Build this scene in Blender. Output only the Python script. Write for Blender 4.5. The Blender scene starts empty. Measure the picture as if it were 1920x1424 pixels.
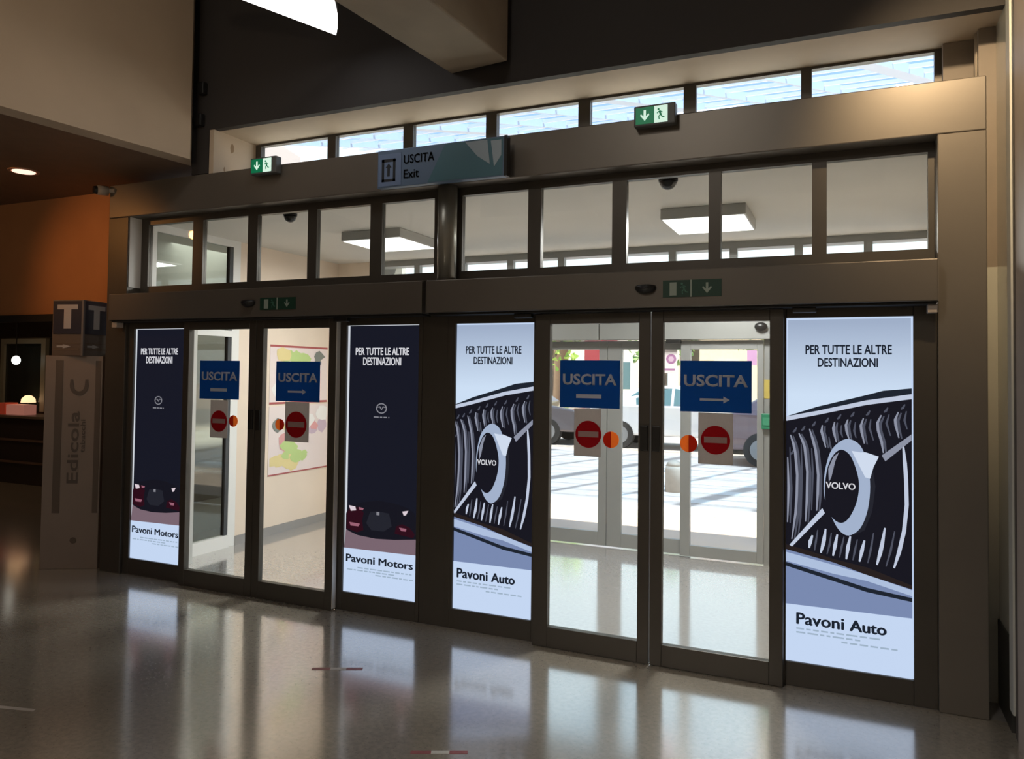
import bpy, bmesh, math, random
from mathutils import Vector, Matrix
R = math.radians
rnd = random.Random(7)
S = bpy.context.scene
COL = S.collection

# ------------------------------------------------------------------ camera
cam = bpy.data.cameras.new('camera'); camo = bpy.data.objects.new('camera', cam); COL.objects.link(camo)
rt = Vector((0.91406407, 0.40536987, 0.01273354)); up = Vector((-0.000062, -0.03125690, 0.99951138)); bk = Vector((0.40556981, -0.91361823, -0.02854566))
M = Matrix.Identity(4)
for i in range(3):
    M[i][0], M[i][1], M[i][2] = rt[i], up[i], bk[i]
M[0][3], M[1][3], M[2][3] = 0.0, -4.46485, 1.7
camo.matrix_world = M
cam.sensor_width = 36; cam.lens = 1419.578 * 36 / 1920
cam.shift_x = 2.71 / 1920; cam.shift_y = -52.49 / 1920
cam.clip_start = 0.05; cam.clip_end = 300
S.camera = camo

# ------------------------------------------------------------------ view, world, sun
S.view_settings.view_transform = 'Standard'; S.view_settings.look = 'None'
S.view_settings.exposure = 0.0; S.view_settings.gamma = 1.0
S.view_settings.use_curve_mapping = False
W = bpy.data.worlds.new('sky'); S.world = W; W.use_nodes = True
wn = W.node_tree; wn.nodes.clear()
wo = wn.nodes.new('ShaderNodeOutputWorld'); wb = wn.nodes.new('ShaderNodeBackground')
wt = wn.nodes.new('ShaderNodeTexCoord'); wx = wn.nodes.new('ShaderNodeSeparateXYZ'); wr = wn.nodes.new('ShaderNodeValToRGB')
wn.links.new(wt.outputs['Generated'], wx.inputs[0]); wn.links.new(wx.outputs['Z'], wr.inputs[0])
wr.color_ramp.elements[0].position = 0.0; wr.color_ramp.elements[0].color = (0.95, 0.97, 1.0, 1)
wr.color_ramp.elements[1].position = 0.5; wr.color_ramp.elements[1].color = (0.55, 0.72, 0.95, 1)
e = wr.color_ramp.elements.new(0.18); e.color = (0.85, 0.93, 1.0, 1)
wn.links.new(wr.outputs[0], wb.inputs[0]); wb.inputs[1].default_value = 1.7
wn.links.new(wb.outputs[0], wo.inputs[0])

def lamp(name, kind, loc, energy, color, size=0.1, target=None, sizey=None, spot=None, blend=0.6):
    l = bpy.data.lights.new(name, kind); o = bpy.data.objects.new(name, l); COL.objects.link(o)
    o.location = loc; l.energy = energy; l.color = color
    if kind == 'AREA':
        l.size = size
        if sizey: l.shape = 'RECTANGLE'; l.size_y = sizey
    elif kind in ('POINT', 'SPOT'): l.shadow_soft_size = size
    if kind == 'SPOT': l.spot_size = R(spot or 60); l.spot_blend = blend
    if target is not None:
        d = Vector(target) - Vector(loc); o.rotation_euler = d.to_track_quat('-Z', 'Y').to_euler()
    return o
sun = lamp('sun', 'SUN', (5, 10, 20), 11, (1.0, 0.90, 0.78), target=(-3, 14, 0)); sun.data.angle = R(1)
# fill lights added to the hall ceiling (their fixtures stand further down)
HALL_FILL = [(-2.0, -6.5, 95), (-8.0, -4.0, 32), (-3.0, -10.0, 90)]
for (hx, hy, hp) in HALL_FILL:
    lamp('hall_fill_light', 'AREA', (hx, hy, 5.86), hp, (1.0, 0.91, 0.80), 1.1)
lamp('shop_fill_light', 'AREA', (-10.5, 1.6, 3.2), 9, (1.0, 0.66, 0.40), 0.5)  # unseen lamp added to lift the dark shop interior
# vestibule ceiling lamps
VEST = [(-0.97, 1.48), (-3.84, 1.42)]
for (hx, hy), hp in zip(VEST, (74, 50)):
    lamp('vestibule_light', 'AREA', (hx, hy, 2.845), hp, (1.0, 0.97, 0.94), 0.52)
# warm spotlights of the hall, then added fill lamps
lamp('warm_spot', 'SPOT', (0.45, -1.7, 4.2), 260, (1.0, 0.72, 0.42), 0.06, (0.60, 0.0, 2.95), spot=54, blend=1.0)
lamp('shop_spot', 'SPOT', (-6.9, -1.7, 3.25), 60, (1.0, 0.42, 0.12), 0.05, (-6.2, 0.4, 2.35), spot=70, blend=1.0)
lamp('downlight_beam', 'SPOT', (-6.27, -0.39, 3.29), 9, (1.0, 0.62, 0.40), 0.04, (-6.27, -0.39, 0), spot=80, blend=1.0)
for ux in (-3.6, -0.8):
    lamp('soffit_fill_light', 'AREA', (ux, 0.22, 3.285), 0.4, (1.0, 0.78, 0.52), 2.6, (ux, 0.22, 5), sizey=0.05)  # hidden uplights added to brighten the soffit of the window recess
lamp('fascia_fill_spot', 'SPOT', (-1.5, -5.5, 2.9), 130, (1.0, 0.74, 0.50), 0.1, (-5.0, -1.4, 3.7), spot=50, blend=1.0)  # unseen spot added to warm the fascia
lamp('back_room_fill', 'AREA', (-5.95, 1.6, 3.0), 7, (1.0, 0.98, 0.92), 0.8)  # unseen lamp added so the room behind the side door reads lit

# ------------------------------------------------------------------ materials
MATS = {}
def mat(name, color, rough=0.5, metal=0.0, emit=None, estr=1.0, noise=0.0, nscale=8.0, spec=0.5, coat=0.0, bump=0.0):
    if name in MATS: return MATS[name]
    m = bpy.data.materials.new(name); m.use_nodes = True; nt = m.node_tree; b = nt.nodes['Principled BSDF']
    b.inputs['Base Color'].default_value = (*color, 1); b.inputs['Roughness'].default_value = rough
    b.inputs['Metallic'].default_value = metal; b.inputs['Specular IOR Level'].default_value = spec
    b.inputs['Coat Weight'].default_value = coat
    if emit is not None:
        b.inputs['Emission Color'].default_value = (*emit, 1); b.inputs['Emission Strength'].default_value = estr
    if noise > 0 or bump > 0:
        tc = nt.nodes.new('ShaderNodeTexCoord'); nz = nt.nodes.new('ShaderNodeTexNoise')
        nz.inputs['Scale'].default_value = nscale; nz.inputs['Detail'].default_value = 6
        nt.links.new(tc.outputs['Object'], nz.inputs['Vector'])
        if noise > 0:
            rp = nt.nodes.new('ShaderNodeValToRGB')
            rp.color_ramp.elements[0].position = 0.3; rp.color_ramp.elements[1].position = 0.7
            rp.color_ramp.elements[0].color = (*[c * (1 - noise) for c in color], 1)
            rp.color_ramp.elements[1].color = (*[min(1, c * (1 + noise)) for c in color], 1)
            nt.links.new(nz.outputs['Fac'], rp.inputs[0]); nt.links.new(rp.outputs[0], b.inputs['Base Color'])
        if bump > 0:
            bp = nt.nodes.new('ShaderNodeBump'); bp.inputs['Strength'].default_value = bump; bp.inputs['Distance'].default_value = 0.01
            nt.links.new(nz.outputs['Fac'], bp.inputs['Height']); nt.links.new(bp.outputs[0], b.inputs['Normal'])
    MATS[name] = m; return m

def glass(name, tint, gloss=0.5, rough=0.02):
    if name in MATS: return MATS[name]
    m = bpy.data.materials.new(name); m.use_nodes = True; nt = m.node_tree; nt.nodes.clear()
    o = nt.nodes.new('ShaderNodeOutputMaterial'); mx = nt.nodes.new('ShaderNodeMixShader')
    t = nt.nodes.new('ShaderNodeBsdfTransparent'); g = nt.nodes.new('ShaderNodeBsdfGlossy'); f = nt.nodes.new('ShaderNodeLayerWeight'); f.inputs[0].default_value = 0.5
    pw = nt.nodes.new('ShaderNodeMath'); pw.operation = 'POWER'; pw.inputs[1].default_value = 5.0
    mu = nt.nodes.new('ShaderNodeMath'); mu.operation = 'MULTIPLY_ADD'; mu.inputs[1].default_value = gloss; mu.inputs[2].default_value = 0.04 * gloss
    t.inputs[0].default_value = (*tint, 1); g.inputs['Roughness'].default_value = rough
    nt.links.new(f.outputs['Facing'], pw.inputs[0]); nt.links.new(pw.outputs[0], mu.inputs[0]); nt.links.new(mu.outputs[0], mx.inputs[0])
    nt.links.new(t.outputs[0], mx.inputs[1]); nt.links.new(g.outputs[0], mx.inputs[2]); nt.links.new(mx.outputs[0], o.inputs[0])
    MATS[name] = m; return m

def floor_mat(name, c0, c1, c2, refl, rough):
    m = bpy.data.materials.new(name); m.use_nodes = True; nt = m.node_tree; b = nt.nodes['Principled BSDF']
    tc = nt.nodes.new('ShaderNodeTexCoord')
    v = nt.nodes.new('ShaderNodeTexVoronoi'); v.inputs['Scale'].default_value = 55; v.feature = 'F1'
    n = nt.nodes.new('ShaderNodeTexNoise'); n.inputs['Scale'].default_value = 38; n.inputs['Detail'].default_value = 8
    n2 = nt.nodes.new('ShaderNodeTexNoise'); n2.inputs['Scale'].default_value = 0.8; n2.inputs['Detail'].default_value = 3
    for q in (v, n, n2): nt.links.new(tc.outputs['Object'], q.inputs['Vector'])
    rp = nt.nodes.new('ShaderNodeValToRGB'); rp.color_ramp.elements[0].position = 0.32; rp.color_ramp.elements[1].position = 0.68
    rp.color_ramp.elements[0].color = (*c0, 1); rp.color_ramp.elements[1].color = (*c1, 1)
    nt.links.new(n.outputs['Fac'], rp.inputs[0])
    st = nt.nodes.new('ShaderNodeMath'); st.operation = 'LESS_THAN'; st.inputs[1].default_value = 0.20
    nt.links.new(v.outputs['Distance'], st.inputs[0])
    mx = nt.nodes.new('ShaderNodeMixRGB'); mx.inputs[2].default_value = (*c2, 1)
    ml = nt.nodes.new('ShaderNodeMath'); ml.operation = 'MULTIPLY'; ml.inputs[1].default_value = 0.5
    nt.links.new(st.outputs[0], ml.inputs[0]); nt.links.new(ml.outputs[0], mx.inputs[0]); nt.links.new(rp.outputs[0], mx.inputs[1])
    nt.links.new(mx.outputs[0], b.inputs['Base Color'])
    b.inputs['Roughness'].default_value = 0.5; b.inputs['Specular IOR Level'].default_value = 0.2
    rr = nt.nodes.new('ShaderNodeMapRange'); rr.inputs[3].default_value = rough * 0.85; rr.inputs[4].default_value = rough * 1.2
    nt.links.new(n2.outputs['Fac'], rr.inputs[0])
    gl = nt.nodes.new('ShaderNodeBsdfGlossy'); gl.inputs['Color'].default_value = (0.97, 0.955, 0.93, 1); nt.links.new(rr.outputs[0], gl.inputs['Roughness'])
    lw = nt.nodes.new('ShaderNodeLayerWeight'); lw.inputs[0].default_value = 0.5
    mr = nt.nodes.new('ShaderNodeMapRange'); mr.inputs[3].default_value = 0.05; mr.inputs[4].default_value = refl; nt.links.new(lw.outputs['Facing'], mr.inputs[0])
    ms = nt.nodes.new('ShaderNodeMixShader'); nt.links.new(mr.outputs[0], ms.inputs[0]); nt.links.new(b.outputs[0], ms.inputs[1]); nt.links.new(gl.outputs[0], ms.inputs[2])
    nt.links.new(ms.outputs[0], nt.nodes['Material Output'].inputs[0])
    MATS[name] = m; return m

m_frame = mat('champagne_frame_metal', (0.080, 0.071, 0.060), 0.38, 0.35, noise=0.06, nscale=3)
m_beam = mat('champagne_cladding_metal', (0.165, 0.147, 0.124), 0.36, 0.35, noise=0.05, nscale=2)
m_header = mat('header_cladding_metal', (0.138, 0.122, 0.104), 0.42, 0.35, noise=0.04, nscale=2)
m_alu = mat('brushed_aluminium', (0.62, 0.61, 0.58), 0.35, 0.6)
m_rear = mat('rear_frame_aluminium', (0.30, 0.305, 0.30), 0.4, 0.4)
m_black = mat('black_plastic', (0.012, 0.012, 0.012), 0.35)
m_seam = mat('dark_gap', (0.01, 0.009, 0.008), 0.8)
m_white = mat('white_enamel', (0.80, 0.80, 0.78), 0.4)
m_darkwall = mat('dark_plaster', (0.034, 0.030, 0.029), 0.7, noise=0.08, nscale=1.5)
m_beige = mat('beige_plaster', (0.52, 0.425, 0.32), 0.7, noise=0.05, nscale=4)
m_concrete = mat('beige_concrete', (0.40, 0.335, 0.255), 0.75, noise=0.08, nscale=3, bump=0.1)
m_fascia = mat('fascia_plaster', (0.50, 0.395, 0.285), 0.75, noise=0.06, nscale=2)
m_lowceil = mat('brown_ceiling', (0.17, 0.10, 0.06), 0.6, noise=0.06)
m_orange = mat('orange_plaster', (0.42, 0.19, 0.08), 0.7, noise=0.08, nscale=2)
m_vwall = mat('vestibule_plaster', (0.80, 0.68, 0.56), 0.7, noise=0.03, nscale=4)
m_vceil = mat('vestibule_ceiling_paint', (0.66, 0.64, 0.585), 0.75, noise=0.03, nscale=2)
m_skirt = mat('grey_skirting', (0.30, 0.29, 0.28), 0.5)
m_glass = glass('clear_glass', (0.95, 0.97, 0.96), 0.7)
m_tint = glass('grey_tinted_glass', (0.80, 0.83, 0.80), 1.6)
m_clad = mat('polished_wall_panel', (0.50, 0.50, 0.44), 0.22, 0.0, coat=0.6, noise=0.06, nscale=2)
m_trimlight = mat('pale_trim', (0.62, 0.63, 0.59), 0.35)
m_greypost = mat('grey_beige_post', (0.44, 0.38, 0.33), 0.5, noise=0.05)
m_floor = floor_mat('terrazzo_floor_polished', (0.39, 0.345, 0.28), (0.50, 0.445, 0.36), (0.24, 0.21, 0.17), 0.78, 0.135)
m_floor2 = floor_mat('pale_lobby_floor', (0.37, 0.35, 0.335), (0.43, 0.41, 0.395), (0.33, 0.31, 0.30), 0.75, 0.10)

# ------------------------------------------------------------------ mesh helpers
ORG = {}
def nb(): return bmesh.new()
def box(bm, x0, x1, y0, y1, z0, z1):
    v = [bm.verts.new(p) for p in ((x0, y0, z0), (x1, y0, z0), (x1, y1, z0), (x0, y1, z0), (x0, y0, z1), (x1, y0, z1), (x1, y1, z1), (x0, y1, z1))]
    for f in ((3, 2, 1, 0), (4, 5, 6, 7), (0, 1, 5, 4), (1, 2, 6, 5), (2, 3, 7, 6), (3, 0, 4, 7)): bm.faces.new([v[i] for i in f])
    return v
def prism(bm, pts, off):
    """closed outline pts (3D) swept by the vector off"""
    a = [bm.verts.new(p) for p in pts]; b = [bm.verts.new(Vector(p) + Vector(off)) for p in pts]; n = len(pts)
    bm.faces.new(a); bm.faces.new(b[::-1])
    for i in range(n): bm.faces.new((a[i], b[i], b[(i + 1) % n], a[(i + 1) % n]))
def flat(bm, pts, y, th=0.0008):
    """printed shape in the x-z plane, front at y"""
    prism(bm, [(p[0], y, p[1]) for p in pts], (0, th, 0))
def disc(bm, cx, cz, r, y, th=0.0008, n=40, a0=0, a1=360, rz=None):
    pts = [(cx + r * math.cos(R(a0 + (a1 - a0) * i / n)), cz + (rz or r) * math.sin(R(a0 + (a1 - a0) * i / n))) for i in range(n if a1 - a0 >= 360 else n + 1)]
    flat(bm, pts, y, th)
def tube(bm, p0, p1, r0, r1=None, n=20):
    p0, p1 = Vector(p0), Vector(p1); r1 = r0 if r1 is None else r1
    q = (p1 - p0).to_track_quat('Z', 'Y').to_matrix()
    a = [bm.verts.new(p0 + q @ Vector((r0 * math.cos(2 * math.pi * i / n), r0 * math.sin(2 * math.pi * i / n), 0))) for i in range(n)]
    b = [bm.verts.new(p1 + q @ Vector((r1 * math.cos(2 * math.pi * i / n), r1 * math.sin(2 * math.pi * i / n), 0))) for i in range(n)]
    bm.faces.new(a[::-1]); bm.faces.new(b)
    for i in range(n): bm.faces.new((a[i], a[(i + 1) % n], b[(i + 1) % n], b[i]))
def lathe(bm, prof, cx, cy, n=28):
    rings = [[bm.verts.new((cx + r * math.cos(2 * math.pi * i / n), cy + r * math.sin(2 * math.pi * i / n), z)) for i in range(n)] for r, z in prof]
    for a, b in zip(rings, rings[1:]):
        for i in range(n): bm.faces.new((a[i], a[(i + 1) % n], b[(i + 1) % n], b[i]))
    bm.faces.new(rings[0][::-1]); bm.faces.new(rings[-1])
def ball(bm, c, r, sub=2, sc=(1, 1, 1)):
    g = bmesh.ops.create_icosphere(bm, subdivisions=sub, radius=r)
    for v in g['verts']: v.co = Vector((v.co.x * sc[0] + c[0], v.co.y * sc[1] + c[1], v.co.z * sc[2] + c[2]))
    return g['verts']
def strip(bm, line, w, y, th=0.0008, taper=True):
    n = len(line)
    L, Rr = [], []
    for i, p in enumerate(line):
        a = Vector(line[max(0, i - 1)]); b = Vector(line[min(n - 1, i + 1)]); d = (b - a).normalized(); nr = Vector((-d.y, d.x))
        ww = w * (0.45 if taper and i in (0, n - 1) else 1.0) / 2
        q = Vector(p); L.append(q + nr * ww); Rr.append(q - nr * ww)
    flat(bm, [tuple(p) for p in L] + [tuple(p) for p in Rr[::-1]], y, th)

def mk(name, bm, m, parent=None, bevel=0.0, smooth=False):
    me = bpy.data.meshes.new(name)
    if parent is not None and parent in ORG:
        bmesh.ops.translate(bm, verts=bm.verts, vec=-ORG[parent])
    bmesh.ops.recalc_face_normals(bm, faces=bm.faces)
    bm.to_mesh(me); bm.free(); me.materials.append(m)
    o = bpy.data.objects.new(name, me); COL.objects.link(o)
    if parent is not None:
        o.parent = parent
        if parent in ORG: ORG[o] = ORG[parent]
    if smooth:
        for p in me.polygons: p.use_smooth = True
    if bevel > 0:
        b = o.modifiers.new('bevel', 'BEVEL'); b.width = bevel; b.segments = 2; b.limit_method = 'ANGLE'; b.angle_limit = R(40)
    return o
def tag(o, label, cat, group=None, kind=None):
    o['label'] = label; o['category'] = cat
    if group: o['group'] = group
    if kind: o['kind'] = kind
    return o
def thing(name, label, cat, loc, group=None, rotz=0.0, local=False, kind=None):
    o = bpy.data.objects.new(name, None); COL.objects.link(o); o.location = loc; o.rotation_euler = (0, 0, rotz)
    o.empty_display_size = 0.1
    if not local: ORG[o] = Vector(loc)
    return tag(o, label, cat, group, kind)
def struct(name, bm, m, label, cat, bevel=0.0):
    return tag(mk(name, bm, m, None, bevel), label, cat, kind='structure')
def bx(*a):
    bm = nb(); box(bm, *a); return bm

TXT = {}
def text_bm(s, bold=0.0):
    """outline of a word as a flat bmesh, normalised to width 1 (x) and its own height (y)"""
    key = (s, bold)
    if key not in TXT:
        c = bpy.data.curves.new('word', 'FONT'); c.body = s; c.size = 1; c.offset = bold; c.resolution_u = 3
        o = bpy.data.objects.new('word', c); COL.objects.link(o)
        dg = bpy.context.evaluated_depsgraph_get(); dg.update()
        me = bpy.data.meshes.new_from_object(o.evaluated_get(dg))
        bpy.data.objects.remove(o); bpy.data.curves.remove(c); TXT[key] = me
    bm = nb(); bm.from_mesh(TXT[key]); return bm
def word(s, x0, x1, z0, z1, y, bold=0.0, th=0.0008, into=None):
    """word fitted to the rectangle x0..x1, z0..z1 on the plane y, facing -y"""
    bm = text_bm(s, max(0.0, -bold))             # a negative value widens the outline itself
    if bold > 0:                                     # heavier strokes: shifted copies of the outline
        src = bm.copy()
        for k, (sx, sy) in enumerate(((bold, 0), (-bold, 0), (0, bold * .6), (0, -bold * .6))):
            g = src.copy(); bmesh.ops.translate(g, verts=g.verts, vec=(sx, sy, 0)); me = bpy.data.meshes.new('tmp'); g.to_mesh(me); g.free(); bm.from_mesh(me); bpy.data.meshes.remove(me)
        src.free()
    xs = [v.co.x for v in bm.verts]; ys = [v.co.y for v in bm.verts]
    ax, bxx, ay, by = min(xs), max(xs), min(ys), max(ys)
    for v in bm.verts:
        v.co = Vector((x0 + (v.co.x - ax) / (bxx - ax) * (x1 - x0), y, z0 + (v.co.y - ay) / (by - ay) * (z1 - z0)))
    g = bmesh.ops.extrude_face_region(bm, geom=bm.faces[:])
    bmesh.ops.translate(bm, verts=[e for e in g['geom'] if isinstance(e, bmesh.types.BMVert)], vec=(0, th, 0))
    if into is not None:
        me = bpy.data.meshes.new('tmp'); bm.to_mesh(me); bm.free(); into.from_mesh(me); bpy.data.meshes.remove(me); return into
    return bm

# ------------------------------------------------------------------ setting: shell of the hall
bm = nb(); prism(bm, [(-16, -14, 0), (1.2, -14, 0), (1.2, 0.02, 0), (-5.46, 0.02, 0), (-5.46, 2.95, 0), (-16, 2.95, 0)], (0, 0, -0.2))
struct('floor', bm, m_floor, 'polished beige speckled floor of the hall', 'floor')
struct('floor_lobby', bx(-5.46, 1.2, 0.02, 2.95, -0.2, 0), m_floor2, 'pale polished floor of the lobby between the two rows of doors', 'floor')
struct('ceiling', bx(-16, 1.2, -14, 0.0, 6.0, 6.2), m_darkwall, 'dark high ceiling over the hall', 'ceiling')
struct('wall_back', bx(-16, 1.2, -14.2, -14, 0, 6.2), m_beige, 'beige wall closing the hall behind the viewer', 'wall')
struct('wall_far_left', bx(-16.2, -16, -14.2, 5, 0, 6.2), m_orange, 'brown wall at the far left end of the hall', 'wall')
struct('wall_front', bx(-4.80, 0.95, 0.0, 0.06, 3.60, 6.0), m_darkwall, 'dark upper wall above the strip of high windows', 'wall')
struct('wall_front_left', bx(-16, -4.80, 0.0, 0.06, 3.45, 6.0), m_darkwall, 'dark upper wall hidden behind the beige fascia', 'wall')
struct('trim_1', bx(-4.80, -4.625, 0.0, 0.5, 3.255, 3.60), m_darkwall, 'narrow dark upright closing the left end of the high window recess', 'trim')
# recess of the high windows: soffit, reveals, sill
struct('trim_2', bx(-4.575, 0.95, 0.004, 0.56, 3.602, 3.66), m_beige, 'beige soffit over the recess of the high windows', 'trim')
bm = bx(-4.62, -4.575, 0.004, 0.56, 3.25, 3.602)
struct('trim_3', bm, m_beige, 'beige left cheek of the high window recess with brown stains', 'trim')
for (y, z, a, b, lb) in ((0.20, 3.50, 0.022, 0.042, 'largest brown stain on the left cheek of the high window recess'), (0.12, 3.31, 0.008, 0.022, 'lowest small brown stain on the left cheek of the high window recess')):
    bm = nb(); prism(bm, [(-4.575, y + a * math.cos(t * .524) * rnd.uniform(.8, 1.1), z + b * math.sin(t * .524) * rnd.uniform(.8, 1.1)) for t in range(12)], (0.0008, 0, 0))
    tag(mk('wall_stain', bm, mat('brown_stain', (0.30, 0.21, 0.13), 0.8)), lb, 'stain', 'stains on the window recess cheek')
t = thing('soffit_fill_light', 'added unseen uplight on top of the beam below the high windows', 'light', (-2.2, 0.22, 3.252))
mk('channel', bx(-4.5, 0.48, 0.185, 0.255, 3.2525, 3.272), m_white, t)
struct('wall_right_end', bx(0.50, 0.95, 0.40, 0.56, 3.25, 3.60), mat('brown_grey_panel', (0.24, 0.20, 0.16), 0.5, noise=0.05), 'brown panel closing the right end of the high window recess', 'wall')
bm = nb(); tube(bm, (0.665, 0.33, 3.25), (0.665, 0.33, 3.60), 0.022)
tag(mk('riser_pipe', bm, mat('pale_pipe', (0.50, 0.43, 0.34), 0.5), smooth=True), 'thin pale vertical pipe right of the high windows', 'pipe')
# big beam over the transom and the pilasters
struct('trim_4', bx(-5.735, 0.652, 0.0, 0.57, 2.972, 3.252), m_beam, 'long flat metal clad beam across the whole entrance', 'beam', 0.006)
struct('trim_5', bx(-5.735, -5.50, 0.0, 0.30, 0.0, 2.971), m_frame, 'left metal clad pilaster of the entrance', 'pilaster', 0.005)
struct('trim_6', bx(0.432, 0.652, 0.0, 0.30, 0.0, 2.971), m_beam, 'right metal clad pilaster of the entrance', 'pilaster', 0.005)
struct('trim_7', bx(-5.498, -5.493, 0.012, 0.128, 2.38, 2.97), mat('grey_reveal', (0.55, 0.54, 0.52), 0.45), 'pale grey reveal beside the leftmost upper window', 'reveal')
struct('trim_8', bx(-2.655, -2.40, 0.03, 0.16, 0.0, 2.30), m_frame, 'dark metal post between the two pairs of sliding doors', 'post', 0.004)
struct('trim_14', bx(0.653, 0.735, 0.26, 0.295, 2.3, 3.60), MATS['brown_grey_panel'], 'brown upper panel in the gap beside the right pilaster', 'panel')
bm = nb(); box(bm, 0.653, 0.735, 0.26, 0.295, 0.0, 2.30)
struct('trim_9', bm, m_clad, 'dark gap between the right pilaster and the side wall', 'gap')
# right side wall: grazing polished panels, pale strip, post
struct('wall_right', bx(0.735, 0.95, -0.06, 0.60, 0.44, 6.0), m_clad, 'greenish grey polished panel wall at the right edge', 'wall')
struct('baseboard_right', bx(0.728, 0.95, -0.10, 0.60, 0.0, 0.44), mat('dark_plinth', (0.035, 0.034, 0.03), 0.45), 'dark plinth under the polished panel wall', 'plinth')
struct('trim_10', bx(0.726, 0.95, -0.15, -0.06, 0.10, 6.0), m_trimlight, 'pale vertical strip beside the polished panel wall', 'trim')
struct('trim_11', bx(0.735, 0.95, -0.27, -0.15, 0.0, 6.0), mat('dark_joint', (0.10, 0.085, 0.075), 0.5), 'dark vertical joint next to the pale strip', 'trim')
struct('wall_right_post', bx(0.725, 0.95, -14, -0.27, 0.0, 6.0), m_greypost, 'grey beige side wall at the right border', 'wall')
# left: fascia, low ceiling, orange wall, shop opening
def rot_slab(pts, z0, z1):
    b = nb(); prism(b, [(p[0], p[1], z0) for p in pts], (0, 0, z1 - z0)); return b
struct('wall_left', rot_slab([(-4.805, 0.0), (-4.66, -0.15), (-5.44, -6.2), (-5.60, -6.2)], 3.33, 6.0), m_fascia, 'big beige fascia above the low brown ceiling', 'wall')
struct('ceiling_low', rot_slab([(-4.82, 0.0), (-4.80, 0.4), (-16, 0.4), (-16, -6.2), (-5.60, -6.2)], 3.335, 3.45), m_lowceil, 'low brown ceiling over the shop side', 'ceiling')
bm = nb(); box(bm, -6.45, -5.735, 0.40, 0.50, 0, 3.335); box(bm, -16, -6.45, 0.40, 0.50, 2.21, 3.335)
struct('wall_shop', bm, m_orange, 'orange lit wall above the shop opening at the left', 'wall')
struct('trim_12', bx(-16, -5.75, 0.36, 0.398, 2.14, 2.21), m_seam, 'dark edge above the shop opening', 'trim')
m_shop = mat('shop_dark_wall', (0.07, 0.05, 0.035), 0.7, noise=0.1)
struct('wall_shop_back', bx(-16, -6.45, 4.2, 4.3, 0, 3.3), m_shop, 'dark back wall inside the shop', 'wall')
struct('wall_shop_side', bx(-6.45, -6.35, 0.5, 4.2, 0, 3.3), mat('grey_room_wall', (0.55, 0.55, 0.51), 0.6), 'pale grey wall of the room beside the lobby', 'wall')
struct('wall_room_back', bx(-6.35, -5.46, 4.2, 4.3, 0, 3.3), MATS['grey_room_wall'], 'pale grey far wall of the room beside the lobby', 'wall')
struct('floor_shop', bx(-16, -5.46, 2.951, 4.3, -0.2, 0), m_floor, 'floor at the back of the shop', 'floor')
struct('ceiling_shop', bx(-16, -5.46, 0.5, 4.3, 3.3, 3.335), m_lowceil, 'ceiling inside the shop', 'ceiling')
t = thing('low_cupboard', 'brown low cupboard seen through the tinted side door', 'cupboard', (-6.2, 1.9, 0))
mk('body', bx(-6.34, -6.12, 1.25, 2.7, 0.33, 0.62), mat('brown_cupboard', (0.16, 0.13, 0.09), 0.5), t, 0.01)
mk('plinth', bx(-6.34, -6.16, 1.27, 2.68, 0.0, 0.33), MATS['grey_room_wall'], t)
# concrete beam running towards the viewer
bm = nb(); prism(bm, [(-2.445, 0.0, 3.72), (-2.005, -0.05, 3.72), (-2.42, -6.0, 3.72), (-3.05, -6.0, 3.72)], (0, 0, 1.1))
struct('ceiling_beam', bm, m_concrete, 'massive beige concrete beam hanging over the entrance', 'beam', 0.012)
# bright ceiling panel
bm = nb()
C0, A0, B0 = Vector((-3.196, -0.279, 4.0)), Vector((-3.433, -0.906, 4.0)), Vector((-2.961, -0.711, 4.0))
a_end = C0 + (A0 - C0) * 1.9; b_end = C0 + (B0 - C0) * 2.0
def bow(u): return C0 + (b_end - C0) * u + Vector((0.05, 0.033, 0)) * (4 * u * (1 - u))
edge = [bow(k / 10) for k in range(11)]
t = thing('ceiling_light_panel', 'bright white light panel with a pointed corner under the dark ceiling', 'light', (C0.x, C0.y, 4.02))
prism(bm, [tuple(p + Vector((0, 0, .012))) for p in edge + [a_end]], (0, 0, 0.05))
mk('housing', bm, m_white, t)
bm = nb(); prism(bm, [tuple(p) for p in edge + [a_end]], (0, 0, 0.012))
mk('diffuser', bm, mat('lit_diffuser_hall', (0.9, 0.9, 0.9), 0.5, emit=(1.0, 0.97, 0.95), estr=4.0), t)
for q in (C0 * 0.7 + a_end * 0.15 + b_end * 0.15, C0 * 0.2 + a_end * 0.4 + b_end * 0.4):
    bm = nb(); tube(bm, (q.x, q.y, 4.06), (q.x, q.y, 6.0), 0.006, n=8); mk('suspension_rod', bm, m_black, t)

# fixtures of the added hall fill lights (behind the viewer)
for (hx, hy, hp) in HALL_FILL:
    t = thing('hall_fill_panel', 'added square fill light on the dark hall ceiling behind the viewer', 'light', (hx, hy, 6.0), 'added hall fill lights')
    mk('housing', bx(hx - .6, hx + .6, hy - .6, hy + .6, 5.90, 6.0), m_white, t)
    mk('diffuser', bx(hx - .55, hx + .55, hy - .55, hy + .55, 5.885, 5.90), mat('lit_diffuser_dim', (0.9, 0.9, 0.85), 0.5, emit=(1, 0.9, 0.76), estr=2.0), t)
# warm spotlights on their brackets
for nm, loc, tg, lb in (('spotlight', (0.45, -1.7, 4.2), (0.66, 0.0, 3.05), 'warm spotlight on a bracket above the right end of the beam'),):
    t = thing(nm, lb, 'spotlight', loc)
    d = (Vector(tg) - Vector(loc)).normalized(); p = Vector(loc)
    bm = nb(); tube(bm, p - d * 0.22, p - d * 0.02, 0.05, 0.07); mk('lamp_head', bm, m_black, t)
    bm = nb(); tube(bm, p - d * 0.2, (0.735, p.y, p.z + 0.1), 0.015, n=10); mk('bracket', bm, m_black, t)

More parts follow.
